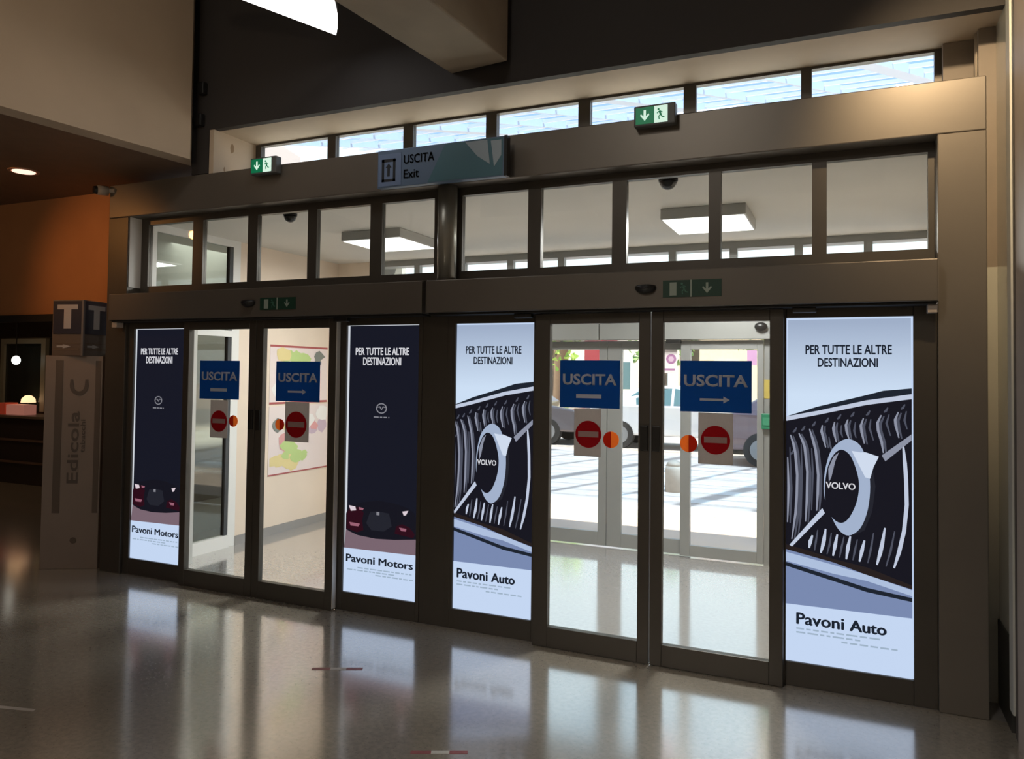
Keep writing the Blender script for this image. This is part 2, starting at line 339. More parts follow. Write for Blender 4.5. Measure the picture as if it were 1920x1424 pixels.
# ------------------------------------------------------------------ high windows (7 panes) with outdoors behind
CL = [(-4.516, -3.827), (-3.748, -3.113), (-3.027, -2.408), (-2.322, -1.698), (-1.613, -0.974), (-0.895, -0.256), (-0.195, 0.464)]
words7 = ['leftmost high window with a white gable outside', 'second high window from the left above the hanging sign', 'third high window from the left above the hanging sign',
          'middle high window of the row of seven', 'high window behind the right exit light', 'second high window from the right', 'rightmost and widest looking high window']
def window(n, x0, x1, z0, z1, ox0, ox1, oz0, oz1, y0, y1, fm, label):
    bm = nb()
    box(bm, ox0, x0, y0, y1, oz0, oz1); box(bm, x1, ox1, y0, y1, oz0, oz1); box(bm, x0, x1, y0, y1, oz0, z0); box(bm, x0, x1, y0, y1, z1, oz1)
    w = tag(mk('window_%d' % n, bm, fm), label, 'window', kind='structure')
    mk('pane', bx(x0, x1, (y0 + y1) / 2 - .003, (y0 + y1) / 2 + .003, z0, z1), m_glass, w)
for i, (a, b) in enumerate(CL):
    o0 = -4.57 if i == 0 else (a + CL[i - 1][1]) / 2
    o1 = 0.50 if i == 6 else (b + CL[i + 1][0]) / 2
    window(i + 1, a, b, 3.27, 3.585, o0, o1, 3.25, 3.602, 0.465, 0.515, m_frame, words7[i])

# ------------------------------------------------------------------ transom windows (5 + 5 panes)
f = 1.0336
TL = [(-5.238, -4.748), (-4.641, -4.183), (-4.088, -3.614), (-3.532, -3.067), (-2.969, -2.549)]
TR = [(-2.337, -1.863), (-1.774, -1.307), (-1.217, -0.73), (-0.661, -0.173), (-0.099, 0.392)]
ordn = ['first', 'second', 'third', 'fourth', 'fifth']
n = 8
for row, e0, e1, side in ((TL, -5.498, -2.53, 'left of'), (TR, -2.53, 0.4318, 'right of')):
    for i, (a, b) in enumerate(row):
        a *= f; b *= f
        o0 = e0 if i == 0 else (a + row[i - 1][1] * f) / 2
        o1 = e1 if i == 4 else (b + row[i + 1][0] * f) / 2
        window(n, a, min(b, 0.40), 2.395, 2.918, o0, o1, 2.30, 2.9715, 0.13, 0.175, m_frame, '%s upper window pane from the left, %s the round column' % (ordn[i], side)); n += 1
# round column between them
t = thing('round_column', 'round steel column between the two rows of upper window panes', 'column', (-2.49, 0.06, 2.31))
bm = nb(); tube(bm, (-2.49, 0.055, 2.312), (-2.49, 0.055, 2.97), 0.066, n=32); mk('shaft', bm, mat('column_steel', (0.30, 0.29, 0.25), 0.35, 0.5), t, smooth=True)
bm = nb(); tube(bm, (-2.49, 0.055, 2.312), (-2.49, 0.055, 2.335), 0.072, n=32); mk('base_ring', bm, m_frame, t)

# ------------------------------------------------------------------ door operator headers
def header(x0, x1, label, seamx=None):
    t = thing('door_operator_header', label, 'door header', ((x0 + x1) / 2, -0.03, 2.09), 'sliding door headers')
    mk('casing', bx(x0, x1, -0.12, 0.028, 2.092, 2.308), m_header, t, 0.006)
    bm = nb(); box(bm, x0 + .01, x1 - .01, -0.10, 0.02, 2.078, 2.0915); mk('underside_track', bm, m_seam, t)
    for ex in (x0, x1 - 0.006): mk('end_cap', bx(ex - 0.002 if ex == x0 else ex + .002, ex + .006 if ex == x0 else ex + .008, -0.122, 0.03, 2.090, 2.310), m_beam if ex != x0 else m_header, t)
    return t
header(-5.55, -2.58, 'long metal header over the left pair of sliding doors')
header(-2.545, 0.424, 'long metal header over the right pair of sliding doors')
def motion_sensor(cx, cz, w, label):
    t = thing('motion_sensor', label, 'motion sensor', (cx, -0.12, cz), 'door motion sensors')
    bm = nb(); vs = ball(bm, (cx, -0.126, cz), 1.0, 3, (w / 2, 0.045, 0.036))
    for v in vs:
        if v.co.z > cz + 0.012: v.co.z = cz + 0.012 + (v.co.z - cz - 0.012) * 0.3
        v.co.y = min(v.co.y, -0.1215)
    mk('sensor_body', bm, m_black, t, smooth=True)
    bm = nb(); ball(bm, (cx, -0.168, cz - 0.004), 1.0, 2, (w * .22, 0.008, 0.010)); mk('lens', bm, mat('dark_lens', (0.02, 0.02, 0.025), 0.08), t, smooth=True)
motion_sensor(-4.062, 2.200, 0.125, 'black motion sensor on the left door header beside a green exit strip')
motion_sensor(-1.07, 2.208, 0.125, 'black motion sensor on the right door header beside a green exit strip')
m_dkgreen = mat('dark_green_print', (0.006, 0.045, 0.026), 0.5)
m_pale = mat('pale_green_print', (0.30, 0.36, 0.31), 0.5)
def running_man(bm, cx, cz, h, y, flip=1):
    u = h
    disc(bm, cx + flip * .12 * u, cz + .36 * u, .085 * u, y, n=16)
    for a, b, w in (((.06, .24), (-.06, -.04), .15), ((.04, .22), (.24, .06), .07), ((.0, .22), (-.2, .10), .07), ((-.06, -.04), (.10, -.2), .09), ((.10, -.2), (.06, -.42), .08), ((-.06, -.04), (-.16, -.24), .09), ((-.16, -.24), (-.34, -.28), .08)):
        strip(bm, [(cx + flip * a[0] * u, cz + a[1] * u), (cx + flip * b[0] * u, cz + b[1] * u)], w * u, y, taper=False)
def down_arrow(bm, cx, cz, h, y):
    flat(bm, [(cx - .09 * h, cz + .42 * h), (cx + .09 * h, cz + .42 * h), (cx + .09 * h, cz - .08 * h), (cx + .30 * h, cz + .14 * h), (cx + .36 * h, cz + .02 * h), (cx, cz - .42 * h), (cx - .36 * h, cz + .02 * h), (cx - .30 * h, cz + .14 * h), (cx - .09 * h, cz - .08 * h)], y)
def exit_strip(x0, x1, z0, z1, label):
    w, h, y = x1 - x0, z1 - z0, -0.1215
    t = thing('exit_strip', label, 'exit sign', ((x0 + x1) / 2, -0.121, z0), 'green exit strips on the headers')
    mk('strip_plate', bx(x0, x1, -0.1235, -0.1213, z0, z1), m_dkgreen, t)
    bm = nb(); flat(bm, [(x0 + .12 * w, z0 + .1 * h), (x0 + .24 * w, z0 + .1 * h), (x0 + .24 * w, z1 - .12 * h), (x0 + .12 * w, z1 - .12 * h)], -0.1246)
    mk('door_pictogram', bm, m_pale, t)
    bm = nb(); flat(bm, [(x0 + .475 * w, z0), (x0 + .505 * w, z0), (x0 + .505 * w, z1), (x0 + .475 * w, z1)], -0.1246); mk('divider', bm, m_pale, t)
    bm = nb(); running_man(bm, x0 + .36 * w, z0 + .5 * h, h * .8, -0.1246, -1); mk('running_figure', bm, mat('dim_green', (0.05, 0.16, 0.11), 0.5), t)
    bm = nb(); down_arrow(bm, x0 + .76 * w, z0 + .5 * h, h * .75, -0.1246); mk('arrow', bm, m_pale, t)
exit_strip(-3.955, -3.625, 2.142, 2.23, 'small dark green exit strip on the left door header')
exit_strip(-0.97, -0.64, 2.148, 2.245, 'small dark green exit strip on the right door header')
# little end blocks under the headers
for (x0, x1, lb) in ((0.378, 0.424, 'small pale end block under the right end of the right header'), (-5.56, -5.50, 'small pale end block under the left end of the left header')):
    tag(mk('end_block', bx(x0, x1, -0.085, -0.02, 2.035, 2.079), mat('pale_block', (0.42, 0.36, 0.31), 0.5), bevel=0.004), lb, 'end block', 'header end blocks')
for (x0, lb) in ((-0.27, 'black door stop above the right bright car poster'), (-1.93, 'black door stop above the left bright car poster'), (-3.33, 'black door stop above the second dark car poster')):
    tag(mk('door_stop', bx(x0, x0 + .12, -0.075, -0.035, 2.05, 2.0785), m_black, bevel=0.004), lb, 'door stop', 'door stops')

# ------------------------------------------------------------------ sliding leaves
def leaf(n, x0, gx0, gx1, x1, label, ylo=-0.028, yhi=0.020, zb=0.003, zg0=0.128, zg1=2.011, zt=2.075, fm=None, edge=True, lockside=None):
    fm = fm or m_frame
    ym = (ylo + yhi) / 2
    t = thing('door_%d' % n, label, 'door', ((x0 + x1) / 2, ym, zb), kind='structure')
    mk('stile', bx(x0, gx0, ylo, yhi, zb, zt), fm, t, 0.003); mk('stile', bx(gx1, x1, ylo, yhi, zb, zt), fm, t, 0.003)
    mk('bottom_rail', bx(gx0, gx1, ylo, yhi, zb, zg0), fm, t, 0.003); mk('top_rail', bx(gx0, gx1, ylo, yhi, zg1, zt), fm, t, 0.003)
    mk('glass_pane', bx(gx0, gx1, ym - .004, ym + .004, zg0, zg1), m_glass, t)
    if edge:
        mk('edge_trim', bx(x1, x1 + .004, ylo + .004, yhi - .002, zb + .01, zt - .02), mat('bright_edge', (0.85, 0.84, 0.80), 0.4), t)
    if lockside:
        lx0, lx1 = (x1 - .055, x1 - .008) if lockside > 0 else (x0 + .008, x0 + .055)
        mk('lock', bx(lx0, lx1, ylo - .012, ylo, 1.25, 1.40), m_black, t, 0.004)
    return t
leaf(1, -4.812, -4.752, -4.137, -4.072, 'left leaf of the left sliding door pair, tinted side door behind it', lockside=1, edge=False)
leaf(2, -4.068, -4.002, -3.398, -3.335, 'right leaf of the left sliding door pair, wall maps behind it', lockside=-1)
leaf(3, -1.800, -1.700, -1.132, -1.064, 'left leaf of the right sliding door pair, street behind it', lockside=1, edge=False)
leaf(4, -1.056, -0.987, -0.391, -0.318, 'right leaf of the right sliding door pair, street behind it', lockside=-1, edge=False)

# ------------------------------------------------------------------ backlit car posters in the fixed side panels
def em(name, c, s=1.0): return mat(name, tuple(x * 0.04 for x in c), 0.4, emit=c, estr=s, spec=0.15)
e_white = em('print_white', (0.55, 0.67, 0.88)); e_rim = em('print_rim', (0.62, 0.66, 0.72)); e_navy = em('print_navy', (0.0085, 0.0095, 0.018))
e_blk = em('print_black', (0.008, 0.008, 0.014)); e_chrome = em('print_chrome', (0.52, 0.58, 0.72)); e_blue = em('print_blue', (0.19, 0.25, 0.43))
e_pale = em('print_pale_blue', (0.42, 0.52, 0.72)); e_slat = em('print_slat', (0.26, 0.28, 0.36)); e_ink = em('print_ink', (0.012, 0.017, 0.028))
e_grey = em('print_grey', (0.34, 0.44, 0.56)); e_red = em('print_maroon', (0.026, 0.004, 0.010)); e_grav = em('print_gravel', (0.19, 0.13, 0.16))
e_hl = em('print_headlight', (0.70, 0.60, 0.66)); e_wtxt = em('print_white_text', (0.62, 0.62, 0.66)); e_pink = em('print_pink', (0.32, 0.12, 0.17))
e_mid = em('print_mid_dark', (0.017, 0.018, 0.027)); e_slat2 = em('print_slat_shade', (0.075, 0.082, 0.115)); e_dim = em('print_dim_logo', (0.22, 0.22, 0.25))
m = bpy.data.materials.new('print_sky'); m.use_nodes = True; nt = m.node_tree; b = nt.nodes['Principled BSDF']
tc = nt.nodes.new('ShaderNodeTexCoord'); sp = nt.nodes.new('ShaderNodeSeparateXYZ'); rp = nt.nodes.new('ShaderNodeValToRGB'); nz = nt.nodes.new('ShaderNodeMath'); nz.operation = 'MULTIPLY'; nz.inputs[1].default_value = 0.5
nt.links.new(tc.outputs['Object'], sp.inputs[0]); nt.links.new(sp.outputs['Z'], nz.inputs[0]); nt.links.new(nz.outputs[0], rp.inputs[0])
rp.color_ramp.elements[0].position = 0.80; rp.color_ramp.elements[0].color = (0.60, 0.73, 0.90, 1); rp.color_ramp.elements[1].position = 1.0; rp.color_ramp.elements[1].color = (0.34, 0.42, 0.57, 1)
nt.links.new(rp.outputs[0], b.inputs['Emission Color']); b.inputs['Emission Strength'].default_value = 1; b.inputs['Base Color'].default_value = (.03, .03, .04, 1); b.inputs['Roughness'].default_value = .35
e_sky = m

def poster(x0, x1, fx0, fx1, label, kind):
    z0, z1, yp = 0.130, 2.028, 0.050
    w, h = x1 - x0, z1 - z0
    t = thing('backlit_poster', label, 'lit poster', ((x0 + x1) / 2, 0.06, 0.0), 'backlit car posters')
    bm = nb()
    box(bm, fx0, x0, 0.028, 0.075, 0.0, 2.091); box(bm, x1, fx1, 0.028, 0.075, 0.0, 2.091); box(bm, x0, x1, 0.028, 0.075, 0.0, z0); box(bm, x0, x1, 0.028, 0.075, z1, 2.091)
    mk('frame', bm, m_frame, t, 0.003)
    mk('light_box', bx(x0 - .004, x1 + .004, yp + .026, 0.165, z0 - .01, z1 + .01), m_alu, t)
    base = mk('lit_panel', bx(x0, x1, yp, yp + .025, z0, z1), e_rim if kind == 'dark' else e_white, t)
    U = lambda u, v: (x0 + u * w, z0 + v * h)
    L = lambda k: yp - 0.0010 * k
    def shape(name, pts, m, k):
        bm = nb(); flat(bm, [U(*p) for p in pts], L(k)); return mk(name, bm, m, base)
    def txt(name, s, u0, v0, u1, v1, m, k, bold=0.0):
        a, b2 = U(u0, v0), U(u1, v1); return mk(name, word(s, a[0], b2[0], a[1], b2[1], L(k), bold), m, base)
    def small(name, rows, m, k):
        bm = nb()
        for (u0, u1, v, n) in rows:
            u = u0; r2 = random.Random(int(v * 999) + n)
            while u < u1:
                du = min(u1 - u, r2.uniform(.03, .09)); flat(bm, [U(u, v), U(u + du, v), U(u + du, v + .0045), U(u, v + .0045)], L(k)); u += du + .018
        mk(name, bm, m, base)
    if kind == 'bright':
        shape('sky_print', [(.012, .60), (.985, .60), (.985, .995), (.012, .995)], e_sky, 1)
        shape('grille_print', [(.0, .699), (.13, .708), (.256, .719), (.45, .738), (.649, .751), (.83, .765), (.99, .773), (.99, .244), (.83, .257), (.649, .271), (.39, .296), (.2, .31), (.0, .321)], e_blk, 2)
        shape('bonnet_line', [(.0, .710), (.256, .741), (.649, .778), (.776, .791), (.99, .799), (.99, .783), (.649, .763), (.256, .729), (.0, .703)], e_ink, 3)
        shape('chrome_trim', [(.0, .710), (.256, .729), (.649, .763), (.99, .783), (.99, .769), (.649, .750), (.256, .717), (.0, .697)], e_chrome, 4)
        bm = nb(); ups = []
        for i, l in enumerate([[(.012, .59), (.02, .5), (.012, .40)], [(.035, .656), (.06, .63), (.075, .606), (.092, .539), (.088, .48), (.079, .428), (.048, .352)], [(.105, .662), (.135, .64), (.153, .622), (.176, .55), (.172, .47), (.161, .406)], [(.192, .676), (.22, .645), (.243, .614), (.264, .543), (.26, .49), (.251, .44)],
                  [(.297, .688), (.29, .67), (.304, .652), (.324, .624)], [(.396, .699), (.385, .68), (.39, .668), (.41, .64)], [(.501, .707), (.485, .69), (.491, .674), (.51, .651)], [(.623, .712), (.602, .69), (.609, .672), (.63, .640)],
                  [(.76, .722), (.731, .70), (.735, .68), (.763, .646), (.776, .616)], [(.889, .732), (.865, .71), (.870, .694), (.893, .66)]]):
            strip(bm, [U(*p) for p in l], .021 * w, L(3) - .0003); ups.append(l)
        mk('upper_slats', bm, e_slat, base)
        bm = nb()
        for l in ups:
            strip(bm, [U(p[0] + .022, p[1] - .002) for p in l], .022 * w, L(3) - .0001)
            p = l[0]; strip(bm, [U(p[0] + .05, p[1] + .022), U(p[0] + .035, p[1] + .012), U(p[0] + .02, p[1] + .008)], .02 * w, L(3) - .0002)
        for l in [[(.35, .655), (.36, .63), (.375, .615)], [(.45, .69), (.445, .67), (.46, .655)], [(.56, .70), (.55, .675), (.565, .655)], [(.68, .71), (.67, .685), (.70, .65)], [(.82, .725), (.80, .70), (.83, .665)], [(.95, .735), (.935, .71), (.955, .685)], [(.03, .62), (.04, .53), (.03, .42)], [(.125, .63), (.13, .54), (.12, .42), (.10, .36)], [(.21, .62), (.22, .55), (.21, .44)],
                  [(.26, .385), (.245, .35), (.235, .325)], [(.37, .38), (.355, .345), (.335, .318)], [(.47, .372), (.45, .34), (.435, .312)], [(.575, .368), (.555, .335), (.54, .308)], [(.70, .39), (.68, .345), (.655, .304)], [(.86, .40), (.83, .345), (.795, .30)]]:
            strip(bm, [U(*p) for p in l], .018 * w, L(3) - .0001)
        mk('slat_shades', bm, e_slat2, base)
        bm = nb()
        for l in [[(.218, .368), (.20, .350), (.191, .331)], [(.324, .39), (.312, .36), (.304, .345), (.285, .32)], [(.417, .377), (.40, .345), (.383, .315)], [(.52, .375), (.501, .342), (.488, .309)], [(.63, .367), (.61, .337), (.591, .306)], [(.787, .407), (.765, .36), (.75, .335), (.725, .302)], [(.925, .64), (.938, .59), (.946, .548), (.951, .476), (.93, .402), (.892, .342), (.855, .298)]]:
            strip(bm, [U(*p) for p in l], .030 * w, L(3) - .0003)
        mk('lower_slats', bm, e_chrome, base)
        shape('grille_edge', [(.0, .335), (.2, .322), (.39, .306), (.649, .292), (.99, .255), (.99, .244), (.649, .271), (.39, .296), (.0, .321)], em('print_brown', (0.02, 0.014, 0.014)), 4)
        shape('bumper_print', [(.0, .322), (.2, .31), (.39, .297), (.649, .272), (.99, .245), (.99, .165), (.0, .163)], e_blue, 3)
        shape('bumper_chrome', [(.0, .313), (.39, .289), (.649, .271), (.99, .242), (.99, .226), (.649, .254), (.39, .264), (.0, .287)], e_pale, 4)
        shape('bumper_line', [(.0, .284), (.391, .255), (.649, .235), (.99, .221), (.99, .210), (.649, .223), (.391, .243), (.0, .273)], e_ink, 5)
        shape('badge_bar', [(.029, .335), (.297, .449), (.318, .435), (.049, .33)], e_chrome, 5)
        shape('badge_bar', [(.763, .609), (.986, .671), (.986, .654), (.79, .593)], e_slat, 5)
        shape('badge_shadow', [(.60, .62), (.69, .585), (.715, .52), (.69, .45), (.63, .395), (.55, .38), (.62, .44), (.66, .52), (.64, .58)], e_mid, 4)
        def smooth(pts, k=4):
            out = []; nn = len(pts)
            for i in range(nn):
                p0, p1, p2, p3 = (Vector(pts[(i + j - 1) % nn]) for j in range(4))
                for s in range(k):
                    q = s / k; out.append(tuple(0.5 * ((2 * p1) + (-p0 + p2) * q + (2 * p0 - 5 * p1 + 4 * p2 - p3) * q * q + (-p0 + 3 * p1 - 3 * p2 + p3) * q ** 3)))
            return out
        shape('badge_ring', smooth([(.488, .651), (.598, .634), (.655, .579), (.674, .519), (.655, .454), (.598, .401), (.507, .377), (.429, .391), (.364, .432), (.318, .477), (.308, .515), (.324, .567), (.377, .621)]), em('print_ring', (0.36, 0.44, 0.60)), 6)
        shape('badge_arrow', [(.53, .618), (.60, .615), (.636, .616), (.741, .605), (.7, .575), (.674, .542), (.636, .545)], em('print_ring_bright', (0.62, 0.70, 0.84)), 7)
        shape('badge_face', smooth([(.448, .62), (.52, .604), (.572, .558), (.588, .517), (.566, .47), (.507, .426), (.442, .411), (.37, .427), (.324, .468), (.318, .511), (.337, .563), (.383, .602)]), e_blk, 8)
        shape('badge_glint', [(.345, .563), (.385, .598), (.43, .612), (.40, .585), (.37, .54), (.35, .525)], e_slat, 9)
        txt('badge_text', 'VOLVO', .325, .507, .56, .526, e_wtxt, 9, 0.03)
        shape('caption_field', [(.0, .0), (.985, .0), (.985, .165), (.0, .163)], e_white, 6)
        txt('caption_text', 'Pavoni', .086, .108, .472, .142, e_ink, 7, 0.03); txt('caption_text', 'Auto', .512, .108, .80, .140, e_ink, 7, 0.04)
        small('caption_lines', [(.087, .75, .094, 1), (.087, .60, .083, 2), (.45, .88, .071, 3)], e_grey, 7)
        txt('heading_text', 'PER TUTTE LE ALTRE', .158, .893, .842, .921, e_ink, 3, 0.03)
        txt('heading_text', 'DESTINAZIONI', .258, .857, .735, .883, e_ink, 3, 0.03)
    else:
        shape('night_print', [(.03, .215), (.985, .215), (.985, .998), (.03, .998)], e_navy, 1)
        shape('gravel_print', [(.02, .235), (.99, .235), (.985, .165), (.0, .160)], e_grav, 2)
        shape('car_print', [(.02, .232), (.02, .29), (.05, .316), (.13, .330), (.25, .338), (.46, .350), (.68, .345), (.86, .333), (.95, .318), (.98, .300), (.985, .222), (.7, .212), (.439, .208), (.188, .214), (.08, .224)], e_blk, 3)
        shape('car_wing', [(.03, .235), (.03, .29), (.08, .318), (.20, .318), (.27, .300), (.25, .27), (.27, .235), (.18, .224)], e_red, 4)
        shape('car_wing', [(.70, .235), (.72, .262), (.80, .272), (.90, .262), (.97, .24), (.95, .226)], e_red, 4)
        shape('car_grille', [(.36, .305), (.48, .310), (.62, .305), (.66, .26), (.55, .238), (.38, .238), (.31, .262)], e_mid, 4)
        shape('headlight', [(.06, .322), (.15, .320), (.165, .306), (.09, .302)], e_hl, 5)
        shape('headlight', [(.20, .319), (.27, .316), (.26, .309), (.21, .309)], e_pink, 5)
        shape('headlight', [(.80, .318), (.88, .323), (.85, .306), (.82, .304)], e_hl, 5)
        shape('fog_light', [(.07, .260), (.22, .257), (.20, .247), (.09, .247)], e_pink, 5)
        shape('fog_light', [(.76, .259), (.86, .257), (.85, .247), (.79, .247)], e_pink, 5)
        shape('badge', [(.45, .308), (.49, .308), (.49, .296), (.45, .296)], e_dim, 6)
        shape('caption_field', [(.0, .0), (.985, .0), (.985, .165), (.0, .162)], e_white, 5)
        txt('caption_text', 'Pavoni', .032, .112, .44, .141, e_ink, 6, 0.03); txt('caption_text', 'Motors', .49, .112, .955, .139, e_ink, 6, 0.03)
        small('caption_lines', [(.20, .95, .092, 4), (.05, .72, .082, 5), (.45, .96, .072, 6)], e_grey, 6)
        txt('heading_text', 'PER TUTTE LE ALTRE', .113, .888, .852, .916, e_wtxt, 2, 0.03)
        txt('heading_text', 'DESTINAZIONI', .222, .850, .748, .880, e_wtxt, 2, 0.03)
        # winged oval logo with a line of text
        bm = nb(); cx, cz = U(.49, .69); ro = .075 * w
        for k in range(28):
            a0, a1 = k / 28 * 2 * math.pi, (k + 1) / 28 * 2 * math.pi
            P = lambda a, r: (cx + r * math.cos(a), cz + r * .82 * math.sin(a))
            flat(bm, [P(a0, ro), P(a1, ro), P(a1, ro * .80), P(a0, ro * .80)], L(2))
        strip(bm, [(cx - ro * .85, cz + .15 * ro), (cx - .3 * ro, cz + .25 * ro), (cx, cz - .2 * ro), (cx + .3 * ro, cz + .25 * ro), (cx + ro * .85, cz + .15 * ro)], .2 * ro, L(2))
        mk('logo', bm, e_dim, base)
        small('logo_line', [(.385, .60, .655, 8)], e_dim, 2)
poster(-5.434, -4.869, -5.4985, -4.805, 'dark night car poster beside the left pilaster, narrowest of the four', 'dark')
poster(-3.287, -2.685, -3.345, -2.656, 'dark night car poster left of the central door post', 'dark')
poster(-2.424, -1.832, -2.3995 - .06, -1.765, 'bright car grille poster right of the central door post', 'bright')
poster(-0.308, 0.321, -0.372, 0.431, 'bright car grille poster beside the right pilaster, largest of the four', 'bright')

# ------------------------------------------------------------------ stickers on the sliding doors
def film(name, color):
    m = bpy.data.materials.new(name); m.use_nodes = True; nt = m.node_tree; nt.nodes.clear()
    o = nt.nodes.new('ShaderNodeOutputMaterial'); d = nt.nodes.new('ShaderNodeBsdfDiffuse'); tr = nt.nodes.new('ShaderNodeBsdfTranslucent'); mx = nt.nodes.new('ShaderNodeMixShader')
    nz = nt.nodes.new('ShaderNodeTexNoise'); nz.inputs['Scale'].default_value = 12; hs = nt.nodes.new('ShaderNodeHueSaturation'); mr = nt.nodes.new('ShaderNodeMapRange'); mr.inputs[3].default_value = .94; mr.inputs[4].default_value = 1.06
    nt.links.new(nz.outputs['Fac'], mr.inputs[0]); nt.links.new(mr.outputs[0], hs.inputs['Value']); hs.inputs['Color'].default_value = (*color, 1)
    nt.links.new(hs.outputs[0], d.inputs[0]); nt.links.new(hs.outputs[0], tr.inputs[0]); mx.inputs[0].default_value = 0.5
    nt.links.new(d.outputs[0], mx.inputs[1]); nt.links.new(tr.outputs[0], mx.inputs[2]); nt.links.new(mx.outputs[0], o.inputs[0]); MATS[name] = m; return m
m_blue = film('blue_sign_film', (0.02, 0.12, 0.34))
m_print = film('white_sign_print', (0.93, 0.95, 0.97))
YS = -0.0125; TH = 0.0042
def uscita(x0, x1, z0, z1, label, tz, dirn):
    t = thing('exit_sticker', label, 'exit sign', ((x0 + x1) / 2, YS, z0), 'blue exit stickers on the doors')
    mk('sticker_sheet', bx(x0, x1, YS, YS + .003, z0, z1), m_blue, t)
    w = x1 - x0
    mk('sticker_text', word('USCITA', x0 + .05 * w, x1 - .05 * w, tz, tz + .07, YS - .001, -0.028, TH), m_print, t)
    bm = nb(); a, b = x0 + .28 * w, x0 + .70 * w; zc = z0 + .072
    if dirn == 0: flat(bm, [(a, zc - .012), (b, zc - .012), (b, zc + .012), (a, zc + .012)], YS - .001, TH)
    else: flat(bm, [(a, zc - .007), (b - .035, zc - .007), (b - .035, zc - .02), (b, zc), (b - .035, zc + .02), (b - .035, zc + .007), (a, zc + .007)], YS - .001, TH)
    mk('sticker_arrow', bm, m_print, t)
uscita(-4.644, -4.243, 1.470, 1.768, 'blue USCITA sticker on the far left glass leaf', 1.612, 0)
uscita(-3.885, -3.484, 1.471, 1.766, 'blue USCITA sticker in front of the wall maps', 1.612, 1)
uscita(-1.636, -1.252, 1.492, 1.785, 'blue USCITA sticker with a plain bar on the left leaf of the street-side doors', 1.632, 0)
uscita(-0.887, -0.488, 1.490, 1.786, 'blue USCITA sticker with a right arrow, nearest the big bright poster', 1.636, 1)
m_sheet = film('grey_sign_film', (0.50, 0.46, 0.44)); m_red = film('red_print', (0.62, 0.02, 0.03)); m_bar = film('pinkish_bar', (0.66, 0.48, 0.46))
m_redd = film('deep_red_print', (0.55, 0.05, 0.02)); m_or = film('orange_print', (0.92, 0.36, 0.09))
def no_entry(x0, x1, z0, z1, cx, cz, r, label):
    t = thing('no_entry_sticker', label, 'no entry sign', ((x0 + x1) / 2, YS, z0), 'no entry stickers on the doors')
    mk('sticker_sheet', bx(x0, x1, YS, YS + .003, z0, z1), m_sheet, t)
    bm = nb(); disc(bm, cx, cz, r, YS - .001, TH); mk('red_disc', bm, m_red, t)
    bm = nb(); flat(bm, [(cx - r * .78, cz - r * .20), (cx + r * .78, cz - r * .20), (cx + r * .78, cz + r * .22), (cx - r * .78, cz + r * .22)], YS - .002, TH + .0014); mk('white_bar', bm, m_bar, t)
no_entry(-4.526, -4.350, 1.172, 1.462, -4.437, 1.300, .082, 'red no entry sticker on the far left glass leaf')
no_entry(-3.793, -3.575, 1.176, 1.468, -3.690, 1.302, .096, 'red no entry sticker in front of the wall maps')
no_entry(-1.540, -1.368, 1.195, 1.488, -1.448, 1.331, .083, 'red no entry sticker left of the lock of the street-side doors')
no_entry(-0.783, -0.588, 1.192, 1.486, -0.686, 1.331, .082, 'red no entry sticker nearest the big bright poster')
def dot(cx, cz, r, red_left, label):
    t = thing('safety_dot_sticker', label, 'sticker', (cx, YS, cz), 'orange and red safety dots')
    bm = nb(); disc(bm, cx, cz, r, YS, .002, 20, 90, 270); mk('left_half', bm, m_redd if red_left else m_or, t)
    bm = nb(); disc(bm, cx, cz, r, YS, .002, 20, -90, 90); mk('right_half', bm, m_or if red_left else m_redd, t)
dot(-4.292, 1.306, .044, True, 'red and orange dot right of the far left no entry sticker')
dot(-3.842, 1.297, .042, False, 'orange and red dot just left of the no entry sticker over the maps')
dot(-1.304, 1.304, .050, True, 'red and orange dot between no entry sticker and lock, left street-side leaf')
dot(-0.838, 1.304, .050, False, 'orange and red dot left of the no entry sticker nearest the bright poster')

# ------------------------------------------------------------------ hanging exit board, exit lights, cameras
t = thing('hanging_exit_board', 'blue grey USCITA Exit board hung in front of the beam', 'sign', (-2.468, -0.09, 2.955))
mk('board', bx(-2.945, -1.992, -0.12, -0.07, 2.955, 3.212), mat('board_slate_blue', (0.12, 0.185, 0.29), 0.4), t, 0.003)
bm = nb(); box(bm, -2.935, -2.755, -0.1225, -0.1195, 2.965, 3.185); mk('icon_field', bm, mat('board_icon_blue', (0.16, 0.23, 0.38), 0.4), t)
bm = nb()
for q in ((-2.91, -2.89, 2.995, 3.15), (-2.82, -2.80, 2.995, 3.15), (-2.91, -2.80, 3.13, 3.15), (-2.91, -2.80, 2.995, 3.012)): flat(bm, [(q[0], q[2]), (q[1], q[2]), (q[1], q[3]), (q[0], q[3])], -0.1236)
flat(bm, [(-2.865, 3.03), (-2.845, 3.03), (-2.845, 3.09), (-2.83, 3.09), (-2.855, 3.12), (-2.88, 3.09), (-2.865, 3.09)], -0.1236)
mk('door_icon', bm, mat('board_dark_print', (0.012, 0.016, 0.022), 0.5), t)
bm = nb(); flat(bm, [(-2.55, 2.962), (-2.0, 2.962), (-2.0, 3.205), (-2.42, 3.205)], -0.1212); mk('teal_field', bm, mat('board_teal', (0.07, 0.175, 0.225), 0.4), t)
bm = nb(); flat(bm, [(-2.27, 3.20), (-2.11, 3.20), (-2.09, 3.04), (-2.18, 3.10)], -0.1224); flat(bm, [(-2.085, 3.19), (-2.01, 3.19), (-2.01, 3.09), (-2.06, 3.02)], -0.1224); mk('pale_facets', bm, mat('board_pale', (0.34, 0.42, 0.48), 0.4), t)
mk('board_text', word('USCITA', -2.735, -2.50, 3.105, 3.165, -0.1236, 0.01), MATS['board_dark_print'], t)
